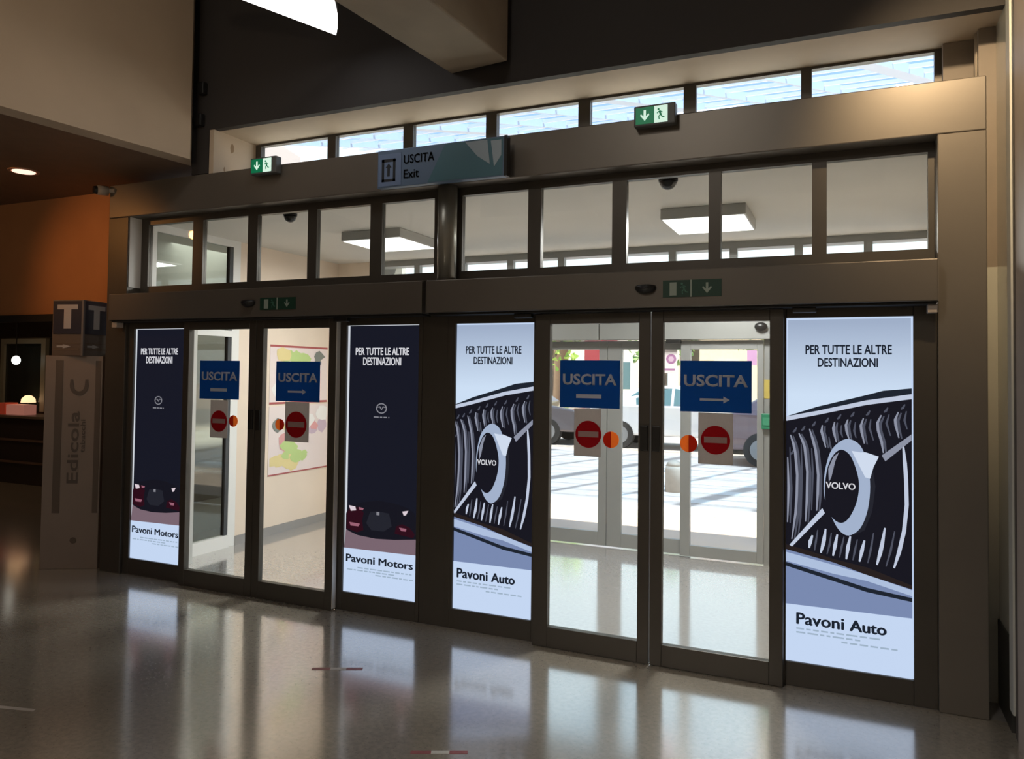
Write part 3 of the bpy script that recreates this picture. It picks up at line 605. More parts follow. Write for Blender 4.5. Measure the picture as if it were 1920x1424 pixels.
mk('board_text', word('Exit', -2.735, -2.615, 3.005, 3.065, -0.1236, 0.02), MATS['board_dark_print'], t)
mk('shaded_edge', bx(-1.992, -1.972, -0.12, -0.07, 2.955, 3.215), m_black, t)  # black strip stands in for the shadow on the board's right edge
for bx0 in (-2.80, -2.18): mk('bracket', bx(bx0, bx0 + .04, -0.07, 0.0, 3.05, 3.09), m_black, t)

e_green = mat('lit_green', (0.0, 0.20, 0.09), 0.4, emit=(0.0, 0.085, 0.035), estr=1.0); e_lit = mat('lit_white', (0.7, 0.8, 0.75), 0.4, emit=(0.50, 0.72, 0.60), estr=1.0)
def exit_light(x0, x1, z0, z1, label, bright):
    w, h, xm = x1 - x0, z1 - z0, (x0 + x1) / 2
    t = thing('emergency_exit_light', label, 'exit light', (xm, -0.04, z0), 'lit emergency exit lights')
    mk('housing', bx(x0, x1, -0.075, -0.015, z0, z1), mat('grey_plastic', (0.10, 0.105, 0.105), 0.45), t, 0.006)
    mk('mount', bx(xm - .03, xm + .03, -0.015, 0.0, z0 + .02, z0 + .06), m_black, t)
    bm = nb(); box(bm, x0 + .012, x0 + .50 * w, -0.0775, -0.0748, z0 + .012, z1 - .012); mk('green_face', bm, e_green, t)
    bm = nb(); box(bm, x0 + .50 * w, x1 - .045, -0.0775, -0.0748, z0 + .012, z1 - .012); mk('white_face', bm, e_lit, t)
    bm = nb(); down_arrow(bm, x0 + .27 * w, (z0 + z1) / 2, h * .62, -0.0788); mk('arrow', bm, e_lit, t)
    bm = nb(); running_man(bm, x0 + .64 * w, (z0 + z1) / 2, h * .62, -0.0788, -1); mk('running_figure', bm, e_green, t)
exit_light(-4.122, -3.875, 3.172, 3.298, 'small green and white exit light at the left end of the beam', True)
exit_light(-1.162, -0.915, 3.178, 3.302, 'green and white exit light with a down arrow, right half of the beam', False)
def dome(cx, cy, zt, r, label):
    t = thing('dome_camera', label, 'camera', (cx, cy, zt), 'black dome cameras')
    bm = nb(); tube(bm, (cx, cy, zt), (cx, cy, zt - .018), r * 1.05, n=24); mk('base', bm, m_black, t)
    bm = nb(); lathe(bm, [(r * .98, zt - .018), (r * .92, zt - .035), (r * .7, zt - .055), (r * .35, zt - .068), (r * .02, zt - .072)], cx, cy, 24); mk('dome', bm, mat('smoked_dome', (0.015, 0.015, 0.016), 0.12), t, smooth=True)
dome(-4.05, 0.30, 2.948, 0.052, 'black dome camera behind the third upper pane from the left')
dome(-1.035, 0.30, 2.948, 0.058, 'black dome camera behind the upper pane with a ceiling lamp')
t = thing('wall_camera', 'small black and white camera at the left end of the beam', 'camera', (-5.80, -0.06, 3.15), 'surveillance cameras')
bm = nb(); tube(bm, (-5.74, -0.012, 3.205), (-5.775, -0.09, 3.20), 0.040, n=24); mk('camera_body', bm, mat('pale_grey_plastic', (0.38, 0.35, 0.31), 0.4), t, smooth=True)
bm = nb(); tube(bm, (-5.775, -0.09, 3.20), (-5.785, -0.115, 3.199), 0.036, 0.030, n=24); mk('lens', bm, m_black, t)
bm = nb(); tube(bm, (-5.67, 0.0, 3.205), (-5.74, -0.02, 3.205), 0.02, n=12); mk('arm', bm, MATS['pale_grey_plastic'], t)
for (px, pz, lb) in ((-4.68, 3.93, 'upper small black speaker on the dark wall by the fascia'), (-4.70, 3.68, 'lower small black speaker on the dark wall by the fascia')):
    tag(mk('wall_speaker', bx(px - .035, px + .035, -.05, 0, pz - .05, pz + .05), m_black, bevel=.01), lb, 'speaker', 'wall speakers')
# recessed downlight in the low ceiling
t = thing('recessed_downlight', 'recessed round downlight glowing in the low brown ceiling', 'light', (-6.27, -0.39, 3.335))
bm = nb(); lathe(bm, [(0.115, 3.334), (0.115, 3.326), (0.092, 3.326), (0.088, 3.334)], -6.27, -0.39, 28); mk('rim', bm, mat('copper_rim', (0.5, 0.28, 0.18), 0.35, 0.5), t)
bm = nb(); tube(bm, (-6.27, -0.39, 3.331), (-6.27, -0.39, 3.324), 0.085, n=28); mk('lens', bm, mat('lit_lens', (0.9, 0.7, 0.6), 0.4, emit=(1.0, 0.66, 0.52), estr=1.5), t)

# ------------------------------------------------------------------ totem sign at the left
t = thing('info_totem', 'tall beige totem with a rotated T cube on top, beside the left pilaster', 'totem sign', (-5.80, 0.03, 0), rotz=R(30), local=True)
m_tot = mat('totem_beige', (0.23, 0.175, 0.14), 0.55, noise=0.04, nscale=3); m_trec = mat('totem_brown', (0.105, 0.075, 0.055), 0.6)
Wd = 0.462
mk('body', bx(-Wd, 0, 0, 0.09, 0.0, 1.80), m_tot, t, 0.004)
mk('side_slot', bx(-Wd + .085, -Wd + .145, -.003, .002, .47, 1.76), m_trec, t); mk('side_slot', bx(-.055, -.012, -.003, .002, .47, 1.76), m_trec, t)
def vword(s, xc0, xc1, z0, z1, y):
    bm = text_bm(s, 0.015); xs = [v.co.x for v in bm.verts]; ys = [v.co.y for v in bm.verts]
    for v in bm.verts:
        a = (v.co.x - min(xs)) / (max(xs) - min(xs)); b = (v.co.y - min(ys)) / (max(ys) - min(ys))
        v.co = Vector((xc1 - b * (xc1 - xc0), y, z0 + a * (z1 - z0)))
    return bm
m_ttx = mat('totem_print', (0.10, 0.075, 0.06), 0.6)
mk('vertical_text', vword('Edicola', -.265, -.175, .72, 1.33, -.004), m_ttx, t)
mk('vertical_text', vword('tabacchi', -.165, -.125, .98, 1.26, -.004), m_ttx, t)
bm = nb()
for k in range(14):
    a0, a1 = math.pi * (1.0 + k / 14), math.pi * (1.0 + (k + 1) / 14)
    P = lambda a, r: (-.185 + r * math.cos(a), 1.55 + r * 1.15 * math.sin(a))
    flat(bm, [P(a0, .075), P(a1, .075), P(a1, .045), P(a0, .045)], -.0045)
flat(bm, [(-.26, 1.55), (-.23, 1.55), (-.235, 1.60), (-.255, 1.60)], -.0045); flat(bm, [(-.14, 1.55), (-.11, 1.55), (-.115, 1.60), (-.135, 1.60)], -.0045)
mk('emblem', bm, m_ttx, t)
bm = nb(); disc(bm, -.20, .24, .026, -.004); mk('floor_emblem', bm, m_trec, t)
# head: square box turned against the body
ang = R(-17)
def rotbm(bm, c, a):
    bmesh.ops.rotate(bm, cent=c, matrix=Matrix.Rotation(a, 3, 'Z'), verts=bm.verts); return bm
hx, hy, hs = -.245, .135, .150
HC = (hx, hy, 0)
head = mk('head_box', rotbm(bx(hx - hs, hx + hs, hy - hs, hy + hs, 1.80, 2.275), HC, ang), mat('totem_head_grey', (0.11, 0.085, 0.07), 0.45), t, 0.004)
m_hblue = mat('totem_navy', (0.022, 0.024, 0.042), 0.4); m_hwh = mat('totem_white', (0.36, 0.35, 0.36), 0.5)
def face(side, name, bmk, m):
    bm = bmk
    if side: bmesh.ops.rotate(bm, cent=HC, matrix=Matrix.Rotation(R(90), 3, 'Z'), verts=bm.verts)
    mk(name, rotbm(bm, HC, ang), m, head)
for sd in (0, 1):
    y = hy - hs
    face(sd, 'blue_face', bx(hx - hs + .012, hx + hs - .012, y - .004, y, 1.985, 2.265), m_hblue)
    bm = nb(); flat(bm, [(hx - .10, 2.235), (hx + .10, 2.235), (hx + .10, 2.195), (hx + .035, 2.195), (hx + .035, 2.03), (hx - .035, 2.03), (hx - .035, 2.195), (hx - .10, 2.195)], y - .0055); face(sd, 'letter_T', bm, m_hwh)
    bm = nb(); flat(bm, [(hx - .12, 1.845), (hx + .12, 1.845), (hx + .12, 1.865), (hx - .12, 1.865)], y - .0015)
    flat(bm, [(hx - .12, 1.90), (hx + .12, 1.90), (hx + .12, 1.91), (hx - .12, 1.91)], y - .0015); face(sd, 'face_lines', bm, m_trec)
    bm = nb(); flat(bm, [(hx - .10, 1.872), (hx - .04, 1.872), (hx - .04, 1.862), (hx + .04, 1.88), (hx - .04, 1.898), (hx - .04, 1.888), (hx - .10, 1.888)], y - .003); face(sd, 'face_arrow', bm, m_hwh)
mk('corner_post', rotbm(bx(hx + hs - .012, hx + hs + .006, hy - hs - .006, hy - hs + .012, 1.80, 2.275), HC, ang), mat('totem_corner', (0.14, 0.13, 0.13), 0.4), head)

# ------------------------------------------------------------------ shop behind the opening
t = thing('display_cabinet', 'pale framed dark glass cabinet inside the left shop', 'cabinet', (-11.65, 3.2, 0.0))
mk('cabinet_body', bx(-12.20, -11.14, 3.25, 3.70, 0.0, 2.16), mat('cabinet_dark', (0.05, 0.045, 0.035), 0.4), t, 0.01)
bm = nb()
for q in ((-12.20, -12.12, 1.02, 2.14), (-11.24, -11.14, 1.02, 2.14), (-12.12, -11.24, 2.06, 2.14)): box(bm, q[0], q[1], 3.19, 3.249, q[2], q[3])
mk('frame', bm, mat('pale_green_frame', (0.24, 0.23, 0.17), 0.45), t)
mk('glass_front', bx(-12.12, -11.24, 3.225, 3.24, 1.02, 2.06), mat('dark_glass', (0.015, 0.02, 0.018), 0.06), t)
t = thing('globe_lamp', 'small white globe lamp glowing in front of the shop cabinet', 'lamp', (-11.45, 2.95, 1.86))
bm = nb(); ball(bm, (-11.45, 2.95, 1.80), 0.06, 3, (1, 1, 1.15)); mk('globe', bm, mat('lit_globe', (0.9, 0.9, 0.85), 0.4, emit=(0.95, 0.96, 0.88), estr=1.6), t, smooth=True)
bm = nb(); tube(bm, (-11.45, 2.95, 1.86), (-11.45, 2.95, 3.3), 0.008, n=8); mk('cord', bm, m_black, t)
t = thing('shop_fill_light', 'added unseen fill light inside the left shop, above the lintel', 'light', (-10.5, 1.6, 3.3))
mk('housing', bx(-10.8, -10.2, 1.3, 1.9, 3.22, 3.2995), m_white, t)
t = thing('shop_counter', 'long dark shop counter with pale rails at the far left', 'counter', (-12.2, 3.05, 0))
mk('counter_front', bx(-14.5, -10.2, 2.75, 3.18, 0.0, 0.95), mat('counter_dark', (0.03, 0.023, 0.02), 0.5), t, 0.01)
mk('counter_top', bx(-14.5, -10.15, 2.70, 3.18, 0.951, 0.99), mat('counter_top_brown', (0.16, 0.12, 0.09), 0.35), t, 0.006)
for z in (0.62, 0.30): mk('rail', bx(-14.5, -10.2, 2.725, 2.75, z, z + .03), mat('rail_brown', (0.14, 0.09, 0.07), 0.4), t)
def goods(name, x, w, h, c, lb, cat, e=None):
    tag(mk(name, bx(x, x + w, 2.80, 3.0, 0.9905, 0.9905 + h), mat('pack_' + name + str(x), c, 0.5, emit=e, estr=1.0), bevel=0.01), lb, cat, 'goods on the shop counter')  # emission, where given, puts the lit look into the pack colour
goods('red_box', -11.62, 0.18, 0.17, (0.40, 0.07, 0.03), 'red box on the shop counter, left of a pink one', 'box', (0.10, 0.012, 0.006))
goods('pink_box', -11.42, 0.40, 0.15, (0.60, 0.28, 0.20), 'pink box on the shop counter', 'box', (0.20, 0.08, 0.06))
goods('pale_tray', -11.98, 0.30, 0.05, (0.55, 0.45, 0.45), 'flat pale tray on the shop counter', 'tray')
t = thing('table_lamp', 'small warm lamp glowing above the boxes on the shop counter', 'lamp', (-11.35, 3.09, 0.99))
bm = nb(); tube(bm, (-11.35, 3.09, 0.991), (-11.35, 3.09, 1.18), 0.012, n=10); mk('stem', bm, m_black, t)
bm = nb(); lathe(bm, [(.10, 1.16), (.09, 1.22), (.05, 1.26), (.02, 1.27)], -11.35, 3.09, 20); mk('lamp_shade', bm, mat('lit_shade', (0.9, 0.6, 0.4), 0.5, emit=(1.0, 0.62, 0.34), estr=1.4), t, smooth=True)
lamp('table_lamp_glow', 'POINT', (-11.35, 2.95, 1.30), 0.3, (1.0, 0.6, 0.3), 0.1)

# ------------------------------------------------------------------ entrance lobby
struct('wall_lobby_left', bx(-5.50, -5.432, 1.215, 2.80, 0.0, 2.95), m_vwall, 'beige left wall of the lobby with maps', 'wall')
struct('baseboard_lobby_left', bx(-5.432, -5.418, 1.215, 2.735, 0.0, 0.085), m_skirt, 'grey baseboard under the wall maps', 'baseboard')
struct('ceiling_lobby', bx(-5.46, 0.72, 0.302, 2.90, 2.95, 3.10), m_vceil, 'pale ceiling of the lobby', 'ceiling')
struct('wall_lobby_right', bx(0.655, 0.72, 0.30, 2.90, 0.0, 2.95), m_vwall, 'beige right wall of the lobby', 'wall')
# tinted side door in the left wall of the lobby
t = thing('door_5', 'white framed tinted glass side door of the lobby', 'door', (-5.45, 0.68, 0), kind='structure')
mk('frame', bx(-5.48, -5.425, 1.12, 1.2145, 0.0, 2.95), m_white, t); mk('frame', bx(-5.48, -5.425, 0.17, 0.23, 0.165, 2.95), m_white, t)
mk('frame', bx(-5.48, -5.425, 0.23, 1.12, 2.885, 2.95), m_white, t); mk('transom_bar', bx(-5.48, -5.422, 0.23, 1.12, 2.015, 2.075), m_white, t)
mk('bottom_rail', bx(-5.48, -5.405, 0.23, 1.12, 0.0, 0.115), m_white, t)
mk('edge_strip', bx(-5.47, -5.428, 1.075, 1.12, 0.115, 2.015), mat('dark_edge', (0.05, 0.055, 0.06), 0.4), t); mk('edge_strip', bx(-5.47, -5.428, 1.075, 1.12, 2.075, 2.885), MATS['dark_edge'], t)
mk('glass_pane', bx(-5.455, -5.447, 0.23, 1.075, 0.115, 2.015), m_tint, t); mk('glass_pane', bx(-5.455, -5.447, 0.23, 1.075, 2.075, 2.885), m_tint, t)
# wall maps
def wallmap(y0, y1, z0, z1, label, cols, seed, bandcol):
    t = thing('wall_map', label, 'poster', (-5.43, (y0 + y1) / 2, z0), 'maps on the lobby wall')
    mk('sheet', bx(-5.4318, -5.4268, y0, y1, z0, z1), mat('map_paper', (0.80, 0.70, 0.68), 0.5), t)
    r2 = random.Random(seed); x = -5.4262
    bm = nb()
    for (a, b, c, d) in bandcol: prism(bm, [(x, y0 + a * (y1 - y0), z0 + c * (z1 - z0)), (x, y0 + b * (y1 - y0), z0 + c * (z1 - z0)), (x, y0 + b * (y1 - y0), z0 + d * (z1 - z0)), (x, y0 + a * (y1 - y0), z0 + d * (z1 - z0))], (-.0006, 0, 0))
    mk('title_band', bm, mat('map_red_line', (0.42, 0.10, 0.10), 0.5), t)
    for k, (nm, c, nn, cy, cz, sy, sz) in enumerate(cols):
        bm = nb()
        for _ in range(nn):
            yc = y0 + (cy + r2.uniform(-sy, sy)) * (y1 - y0); zc = z0 + (cz + r2.uniform(-sz, sz)) * (z1 - z0); rr = r2.uniform(.06, .15) * (y1 - y0)
            pts = [(x + .0006 * (k + 1) + .00002 * _, min(y1 - .02, max(y0 + .02, yc + rr * r2.uniform(.6, 1.2) * math.cos(a * .7854))), min(z1 - .02, max(z0 + .02, zc + rr * .7 * r2.uniform(.6, 1.2) * math.sin(a * .7854)))) for a in range(8)]
            prism(bm, pts, (-.0004, 0, 0))
        mk(nm, bm, mat('map_' + nm, c, 0.5), t)
Ygr = ('green_area', (0.50, 0.66, 0.26)); Yel = ('yellow_area', (0.78, 0.66, 0.32)); Pnk = ('pink_area', (0.72, 0.36, 0.36)); Lil = ('lilac_area', (0.58, 0.46, 0.56)); Drk = ('dark_area', (0.20, 0.22, 0.20)); Wht = ('white_area', (0.85, 0.84, 0.82))
wallmap(1.66, 2.60, 1.345, 1.965, 'upper colourful map on the lobby wall, green title strip', [(*Wht, 6, .45, .4, .35, .25), (*Lil, 3, .25, .3, .15, .15), (*Ygr, 4, .40, .80, .18, .03), (*Yel, 2, .25, .82, .06, .02), (*Drk, 2, .80, .78, .06, .05)], 3, [(0, 1, .965, 1.0), (0, 1, 0, .035)])
wallmap(1.66, 2.62, 0.605, 1.325, 'lower colourful map on the lobby wall, big green area', [(*Lil, 5, .75, .65, .18, .2), (*Yel, 7, .25, .45, .2, .3), (*Pnk, 4, .45, .55, .4, .25), (*Ygr, 8, .42, .35, .16, .12), (*Wht, 5, .78, .75, .15, .15), (*Drk, 1, .12, .72, .02, .02)], 9, [(0, 1, .0, .02)])
# ceiling lamps of the lobby
for (hx2, hy2), lb in zip(VEST, ('square white ceiling lamp in the lobby behind the right upper panes', 'square white ceiling lamp in the lobby left of the round column')):
    t = thing('lobby_ceiling_lamp', lb, 'ceiling lamp', (hx2, hy2, 2.95), 'square lobby ceiling lamps')
    mk('housing', bx(hx2 - .31, hx2 + .31, hy2 - .32, hy2 + .32, 2.868, 2.95), mat('lamp_housing', (0.42, 0.42, 0.40), 0.5), t, 0.006)
    mk('diffuser', bx(hx2 - .295, hx2 + .295, hy2 - .305, hy2 + .305, 2.862, 2.868), mat('lit_diffuser', (0.9, 0.9, 0.9), 0.5, emit=(1.0, 0.95, 0.94), estr=1.6), t)

# rear facade of the lobby (y = 2.77)
YR0, YR1 = 2.77, 2.83
RX = [-4.93 + 0.567 * i for i in range(11)]   # mullion centres of the rear transom
rl = ['first', 'second', 'third', 'fourth', 'fifth', 'sixth', 'seventh', 'eighth', 'ninth', 'tenth']
for i in range(10):
    a, b = RX[i], RX[i + 1]
    window(18 + i, a + .035, b - .035, 2.40, 2.885, a, b, 2.34, 2.95, YR0, YR1, m_rear, '%s pane from the left of the rear window strip across the lobby' % rl[i])
struct('wall_rear_left', bx(-5.50, -4.93, YR0, YR1, 0, 2.95), m_vwall, 'beige wall left of the rear doors', 'wall')
struct('wall_rear_right', bx(-0.685 + .06, 0.655, YR0, YR1, 0, 2.34), m_rear, 'grey metal panel right of the rear doors', 'wall')
t = thing('rear_door_header', 'grey metal header over the right rear doors with a thin dark seam', 'door header', (-1.2, 2.70, 2.04), 'rear door headers')
mk('casing', bx(-2.205, 0.60, 2.65, YR0, 2.035, 2.335), mat('rear_header_grey', (0.29, 0.295, 0.285), 0.45, 0.3), t, 0.005)
t = thing('rear_door_header', 'grey metal header over the left rear doors', 'door header', (-3.5, 2.70, 2.04), 'rear door headers')
mk('casing', bx(-4.93, -2.222, 2.65, YR0, 2.035, 2.335), MATS['rear_header_grey'], t, 0.005)
kw = dict(ylo=2.775, yhi=2.815, zb=0.012, zg0=0.145, zg1=1.945, zt=2.03, fm=m_rear, edge=False)
leaf(6, -2.95, -2.85, -2.249, -2.165, 'fixed rear glass door seen left of the lock of the street-side doors', **kw)
leaf(7, -2.16, -2.012, -1.430, -1.345, 'rear glass door with a round sticker near its top, behind the central stiles', **kw)
kw.update(ylo=2.72, yhi=2.76, zg0=0.115)
leaf(8, -1.43, -1.340, -0.741, -0.685, 'rear glass door behind the right leaf, street with stripes outside', **kw)
kw.update(ylo=2.775, yhi=2.815)
leaf(9, -4.93, -4.83, -4.0, -3.92, 'leftmost rear glass door hidden beside the maps', **kw)
leaf(10, -3.92, -3.84, -3.05, -2.96, 'rear glass door behind the second dark poster', **kw)
struct('trim_13', bx(-0.683, -0.627, 2.74, 2.82, 0, 2.34), m_rear, 'grey jamb right of the rear doors', 'jamb')
# stickers and boxes at the rear doors
t = thing('round_symbol_sticker', 'white sticker with a purple ring on the rear glass door', 'sticker', (-1.545, 2.788, 1.72))
mk('sticker_sheet', bx(-1.615, -1.478, 2.787, 2.790, 1.72, 1.949), mat('pinkish_white', (0.85, 0.78, 0.80), 0.5, emit=(0.55, 0.47, 0.50), estr=1.0) if False else mat('pinkish_white', (0.88, 0.80, 0.82), 0.5), t)
bm = nb(); disc(bm, -1.535, 1.855, .048, 2.7862); mk('purple_disc', bm, mat('purple_print', (0.42, 0.20, 0.38), 0.5), t)
bm = nb(); disc(bm, -1.535, 1.855, .026, 2.7852); mk('disc_centre', bm, mat('pale_purple', (0.66, 0.48, 0.62), 0.5), t)
bm = nb(); flat(bm, [(-1.60, 1.745), (-1.50, 1.745), (-1.50, 1.765), (-1.60, 1.765)], 2.7862); mk('text_line', bm, MATS['purple_print'], t)
tag(mk('purple_sticker', bx(-0.83, -0.745, 2.733, 2.736, 1.80, 1.94), mat('lilac_print', (0.55, 0.32, 0.55), 0.5)), 'lilac sticker in the top corner of the right rear door', 'sticker')
tag(mk('yellow_sticker', bx(-0.682, -0.632, 2.736, 2.7395, 1.50, 1.67), mat('dull_yellow', (0.42, 0.33, 0.08), 0.5)), 'dull yellow sticker on the jamb right of the rear doors', 'sticker')
t = thing('break_glass_box', 'green call box on the jamb right of the rear doors', 'call box', (-0.66, 2.72, 1.22))
mk('box', bx(-0.70, -0.615, 2.69, 2.7395, 1.225, 1.365), mat('call_green', (0.02, 0.17, 0.09), 0.45), t, 0.006)
mk('press_plate', bx(-0.685, -0.63, 2.685, 2.691, 1.26, 1.33), mat('call_plate', (0.05, 0.24, 0.14), 0.4), t)
dome_y = 2.64
t = thing('door_sensor', 'small round black sensor on the rear header behind the right door', 'sensor', (-0.70, 2.64, 2.145), 'rear door sensors')
bm = nb(); tube(bm, (-0.70, 2.651, 2.145), (-0.70, 2.63, 2.145), .03, n=16); mk('base', bm, m_black, t)
bm = nb(); ball(bm, (-0.70, 2.617, 2.145), 1.0, 3, (.055, .03, .04)); mk('sensor_body', bm, m_black, t, smooth=True)
t = thing('door_sensor', 'flat black sensor under the rear header, left of the round one', 'sensor', (-1.50, 2.66, 2.01), 'rear door sensors')
mk('sensor_body', bx(-1.56, -1.42, 2.655, 2.71, 2.001, 2.0349), m_black, t, 0.006)

# ------------------------------------------------------------------ floor decals
def tape(x0, y0, x1, y1, wd, label):
    a, b = Vector((x0, y0, .0004)), Vector((x1, y1, .0004)); d = b - a; nrm = Vector((-d.y, d.x, 0)).normalized() * wd / 2
    t = thing('floor_tape_mark', label, 'floor tape', ((x0 + x1) / 2, (y0 + y1) / 2, 0.0), 'red and white tape marks on the floor')
    for nm, u, v, m in (('red_end', 0, .36, mat('faded_red', (0.34, 0.11, 0.11), 0.4, noise=0.2, nscale=20)), ('white_middle', .36, .68, mat('faded_white', (0.62, 0.60, 0.56), 0.4)), ('red_end', .68, 1, MATS.get('faded_red'))):
        m = m or MATS['faded_red']; bm = nb(); p, q = a + d * u, a + d * v
        prism(bm, [tuple(p - nrm), tuple(q - nrm), tuple(q + nrm), tuple(p + nrm)], (0, 0, .001)); mk(nm, bm, m, t)
tape(-2.784, -0.926, -2.525, -0.801, .032, 'faded red and white tape mark on the floor before the second dark poster')
tape(-1.78, -1.50, -1.55, -1.39, .03, 'faded red and white tape mark on the floor at the bottom edge of the photo')
bm = nb(); prism(bm, [(-3.92, -1.99, .0004), (-3.68, -1.93, .0004), (-3.67, -1.95, .0004), (-3.91, -2.015, .0004)], (0, 0, .001))
tag(mk('floor_tape', bm, mat('tape_white', (0.50, 0.46, 0.42), 0.4)), 'short pale strip of tape on the floor at the lower left', 'tape')

# ------------------------------------------------------------------ outdoors
m_pave = mat('light_paving', (0.66, 0.52, 0.44), 0.8, noise=0.08, nscale=1.2)
struct('ground', bx(-60, 60, 2.95, 90, -0.25, -0.02), m_pave, 'pale sunlit paving outside the rear doors', 'ground')
struct('road', bx(-60, 60, 12.4, 20.0, -0.02, -0.012), mat('road_asphalt', (0.40, 0.37, 0.36), 0.8, noise=0.1, nscale=2), 'road beyond the paving', 'road')
bm = nb()
for k in range(6): box(bm, -3.4, 0.6, 5.0 + k * .9, 5.0 + k * .9 + .35, -0.0195, -0.014)  # pale strips stand in for stripes of sunlight on the ground
tag(mk('sunlight_bands', bm, mat('sunlit_band', (0.80, 0.72, 0.66), 0.7)), 'bands of sunlight painted pale across the paving outside', 'light band', kind='structure')
struct('canopy_roof', bx(-5.5, 0.8, 2.91, 3.4, 2.96, 3.1), m_rear, 'small metal eave above the rear doors', 'eave')
t = thing('bollard', 'short beige stone bollard on the paving outside', 'bollard', (-2.33, 6.8, -0.02))
bm = nb(); lathe(bm, [(.13, -.02), (.13, .30), (.12, .36)], -2.33, 6.8, 24); mk('post', bm, mat('bollard_stone', (0.50, 0.42, 0.34), 0.8, noise=.1), t, smooth=True)
bm = nb(); lathe(bm, [(.12, .36), (.10, .41), (.05, .44), (.01, .45)], -2.33, 6.8, 24); mk('cap', bm, MATS['bollard_stone'], t, smooth=True)
# cars
def car(x, y, rz, col, label, name):
    t = thing('parked_car', label, 'car', (x, y, -0.012), 'cars outside', rotz=rz, local=True)
    prof = [(-2.1, .32), (-2.12, .62), (-2.0, .86), (-1.55, .93), (-1.05, 1.00), (-.55, 1.36), (-.1, 1.46), (.7, 1.46), (1.35, 1.30), (1.85, 1.00), (2.05, .92), (2.1, .55), (2.05, .30)]
    bm = nb(); prism(bm, [(p[0], -.84, p[1]) for p in prof], (0, 1.68, 0))
    for v in bm.verts:
        if v.co.z > 1.02: v.co.y *= 0.80
    body = mk('body', bm, mat('paint_' + name, col, 0.25, 0.3, coat=0.8), t, 0.05)
    mg = mat('car_glass', (0.10, 0.19, 0.22), 0.06)
    for s in (-1, 1):
        for q in ([(-.92, 1.03), (-.50, 1.33), (.05, 1.40), (.05, 1.02)], [(.12, 1.02), (.12, 1.40), (.68, 1.40), (1.22, 1.25), (1.45, 1.02)]):
            bm = nb(); ys = lambda z: s * (.845 - (.17 if z > 1.1 else .0))
            a = [bm.verts.new((p[0], ys(p[1]), p[1])) for p in q]; bm.faces.new(a); g = bmesh.ops.extrude_face_region(bm, geom=bm.faces[:])
            bmesh.ops.translate(bm, verts=[e for e in g['geom'] if isinstance(e, bmesh.types.BMVert)], vec=(0, s * .012, 0)); mk('side_window', bm, mg, t)
        for wx in (-1.35, 1.30):
            bm = nb(); tube(bm, (wx, s * .66, .32), (wx, s * .86, .32), .32, n=28); wh = mk('wheel', bm, mat('tyre', (.02, .02, .02), .8), t)
            bm = nb(); tube(bm, (wx, s * .861, .32), (wx, s * .875, .32), .20, n=20); mk('rim', bm, mat('wheel_rim', (.25, .26, .27), .35, .5), wh)
    bm = nb()
    for s in (-1, 1): box(bm, -2.13, -2.06, s * .68 - .14, s * .68 + .14, .66, .80)
    mk('headlights', bm, mat('car_lamp', (.8, .8, .75), .2), t)
    bm = nb()
    for s in (-1, 1): box(bm, 2.03, 2.11, s * .68 - .12, s * .68 + .12, .68, .86)
    mk('tail_lights', bm, mat('car_tail', (.5, .02, .02), .3), t)
    bm = nb(); box(bm, -2.15, -2.05, -.25, .25, .42, .53); mk('number_plate', bm, m_white, t)
car(-7.95, 13.5, R(180), (0.10, 0.09, 0.10), 'dark grey car parked beyond the paving, left street-side door', 'grey')
car(-3.53, 13.6, R(180), (0.74, 0.76, 0.78), 'white car with teal windows parked behind the central door stiles', 'white')
car(-0.2, 11.4, R(182), (0.16, 0.11, 0.12), 'dark maroon car parked nearest, right street-side door', 'maroon')
# trees
def tree(x, y, h, r, col, label, seed):
    r2 = random.Random(seed)
    t = thing('street_tree', label, 'tree', (x, y, -0.02), 'trees along the street')
    bm = nb(); tube(bm, (x, y, -0.02), (x + .1, y, h * .5), .16, .10, n=12)
    for k in range(4):
        a = r2.uniform(0, 6.28); tube(bm, (x + .1, y, h * (.38 + .04 * k)), (x + math.cos(a) * r * .6, y + math.sin(a) * r * .6, h * .72), .06, .03, n=8)
    mk('trunk', bm, mat('bark', (.12, .09, .07), .9), t)
    bm = nb()
    for k in range(420):
        while True:
            p = Vector((r2.uniform(-1, 1), r2.uniform(-1, 1), r2.uniform(-1, 1)))
            if .35 < p.length < 1: break
        c = Vector((x + p.x * r, y + p.y * r, h * .68 + p.z * h * .34)); s = r2.uniform(.10, .24) * r * .55
        q = [c + Vector((r2.uniform(-1, 1), r2.uniform(-1, 1), r2.uniform(-1, 1))) * s for _ in range(4)]
        vs = [bm.verts.new(p2) for p2 in q]
        for f3 in ((0, 1, 2), (0, 1, 3), (1, 2, 3), (0, 2, 3)): bm.faces.new([vs[i] for i in f3])
    mk('foliage', bm, mat('leaf_%d' % seed, col, .6, noise=.25, nscale=3), t)
tree(-9.6, 20.5, 5.4, 1.7, (.34, .52, .10), 'bright green tree outside, left edge of the street-side doors', 1)
tree(-5.6, 20.5, 5.0, 1.3, (.22, .36, .12), 'mid green tree outside beside the central door stiles', 2)
tree(-2.2, 24.5, 5.6, 1.8, (.30, .40, .16), 'olive green tree outside behind the right door leaf', 3)
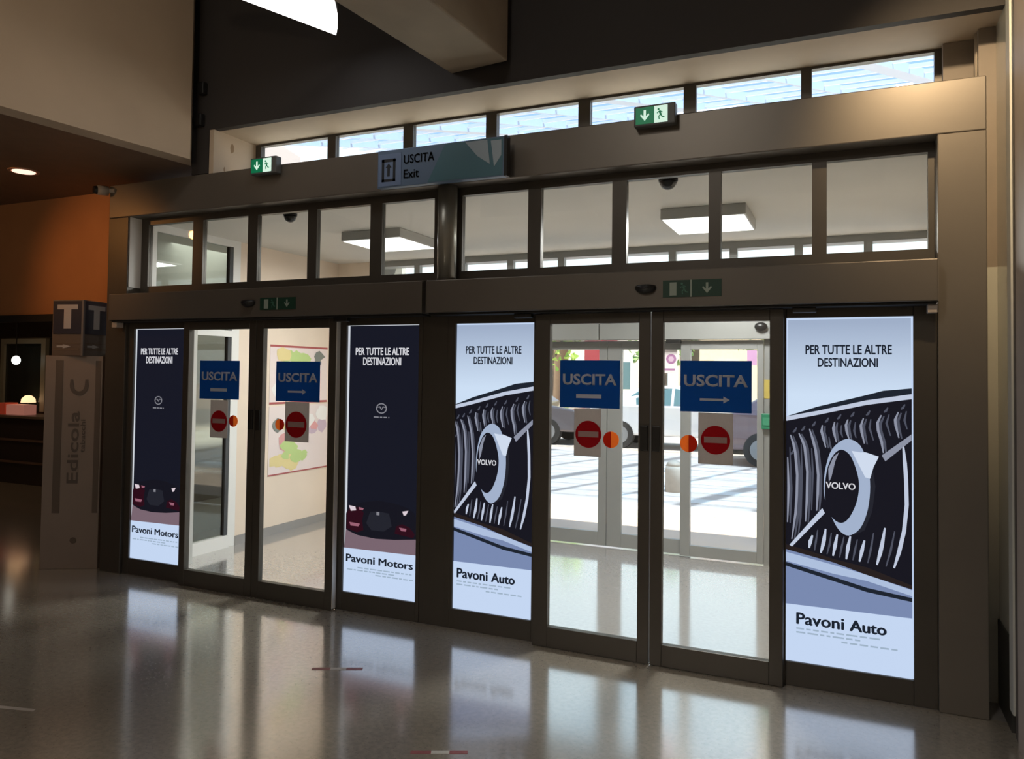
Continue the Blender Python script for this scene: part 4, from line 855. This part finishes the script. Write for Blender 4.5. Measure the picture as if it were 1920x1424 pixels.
# houses across the street
def house(x0, x1, y, h, col, label, seed, wn=4):
    t = thing('apartment_house', label, 'building', ((x0 + x1) / 2, y, -0.02), 'houses across the street')
    mk('wall', bx(x0, x1, y, y + 8, -0.02, h), mat('render_%d' % seed, col, .8, noise=.05), t)
    mk('roof', bx(x0 - .3, x1 + .3, y - .3, y + 8.3, h, h + .3), mat('roof_tile', (.45, .25, .18), .8), t)
    k = 0
    for fl in range(int(h // 3)):
        for i in range(wn):
            xc = x0 + (i + .5) * (x1 - x0) / wn
            w = mk('window', bx(xc - .55, xc + .55, y - .06, y - .001, fl * 3 + .9, fl * 3 + 2.4), m_white, t)
            mk('pane', bx(xc - .45, xc + .45, y - .07, y - .061, fl * 3 + 1.0, fl * 3 + 2.3), MATS['car_glass'], w)
house(-25, -13.6, 30, 6.2, (.80, .66, .52), 'peach coloured house across the street behind the dark grey car', 1)
house(-12.6, -7.2, 31, 6.0, (.70, .66, .62), 'pale grey house across the street between two others', 2, 3)
house(-6.2, 3.5, 31, 6.4, (.82, .74, .52), 'cream yellow house across the street behind the right door leaf', 3)
t = thing('street_sign', 'red street sign on a grey pole outside the left street-side door', 'sign', (-6.6, 17.0, -0.02))
bm = nb(); tube(bm, (-6.6, 17.0, -.02), (-6.6, 17.0, 2.9), .05, n=12); mk('pole', bm, m_rear, t)
mk('sign_plate', bx(-7.1, -6.1, 16.93, 16.96, 1.75, 2.8), mat('sign_red', (.45, .06, .07), .4), t, .01)
# canopy outside the high windows: white ribs under pale translucent sheets
t = thing('station_canopy', 'white ribbed glass canopy outside behind the high windows', 'canopy', (-2, 9, 0))
bm = nb()
for k in range(17):
    wd = (.06, .05, .22)[k % 3]
    prism(bm, [(-8 + k * 1.0, 4.6, 5.16), (-8 + wd + k * 1.0, 4.6, 5.16), (-5.6 + wd + k * 1.0, 10.5, 6.34), (-5.6 + k * 1.0, 10.5, 6.34)], (0, 0, .12))
mk('ribs', bm, mat('canopy_rib', (.50, .60, .72), .5), t)
bm = nb()
for k in range(12): box(bm, -8, 8.5, 4.75 + k * .5, 4.775 + k * .5, 5.25 + k * .1, 5.30 + k * .1)
mk('purlins', bm, mat('canopy_white', (.86, .88, .92), .5), t)
bm = nb(); prism(bm, [(-8, 4.5, 5.32), (8.5, 4.5, 5.32), (8.5, 10.6, 6.54), (-8, 10.6, 6.54)], (0, 0, .02))
mk('sheets', bm, glass('canopy_sheet', (0.64, 0.76, 0.92), 0.3), t)
for px in (-7.9, 8.4):
    bm = nb(); tube(bm, (px, 10.45, -.02), (px, 10.45, 6.30), .09, n=14); mk('post', bm, MATS['canopy_white'], t)
t = thing('white_gable', 'white gable edge outside the leftmost high window', 'building', (-8.5, 3.95, 0))
bm = nb(); prism(bm, [(-11.0, 4.32, -.02), (-7.3, 4.32, -.02), (-7.3, 4.32, 4.82), (-8.2, 4.32, 5.36), (-11.0, 4.32, 5.36)], (0, 0.17, 0))
mk('gable_wall', bm, mat('gable_white', (.88, .82, .80), .7), t)
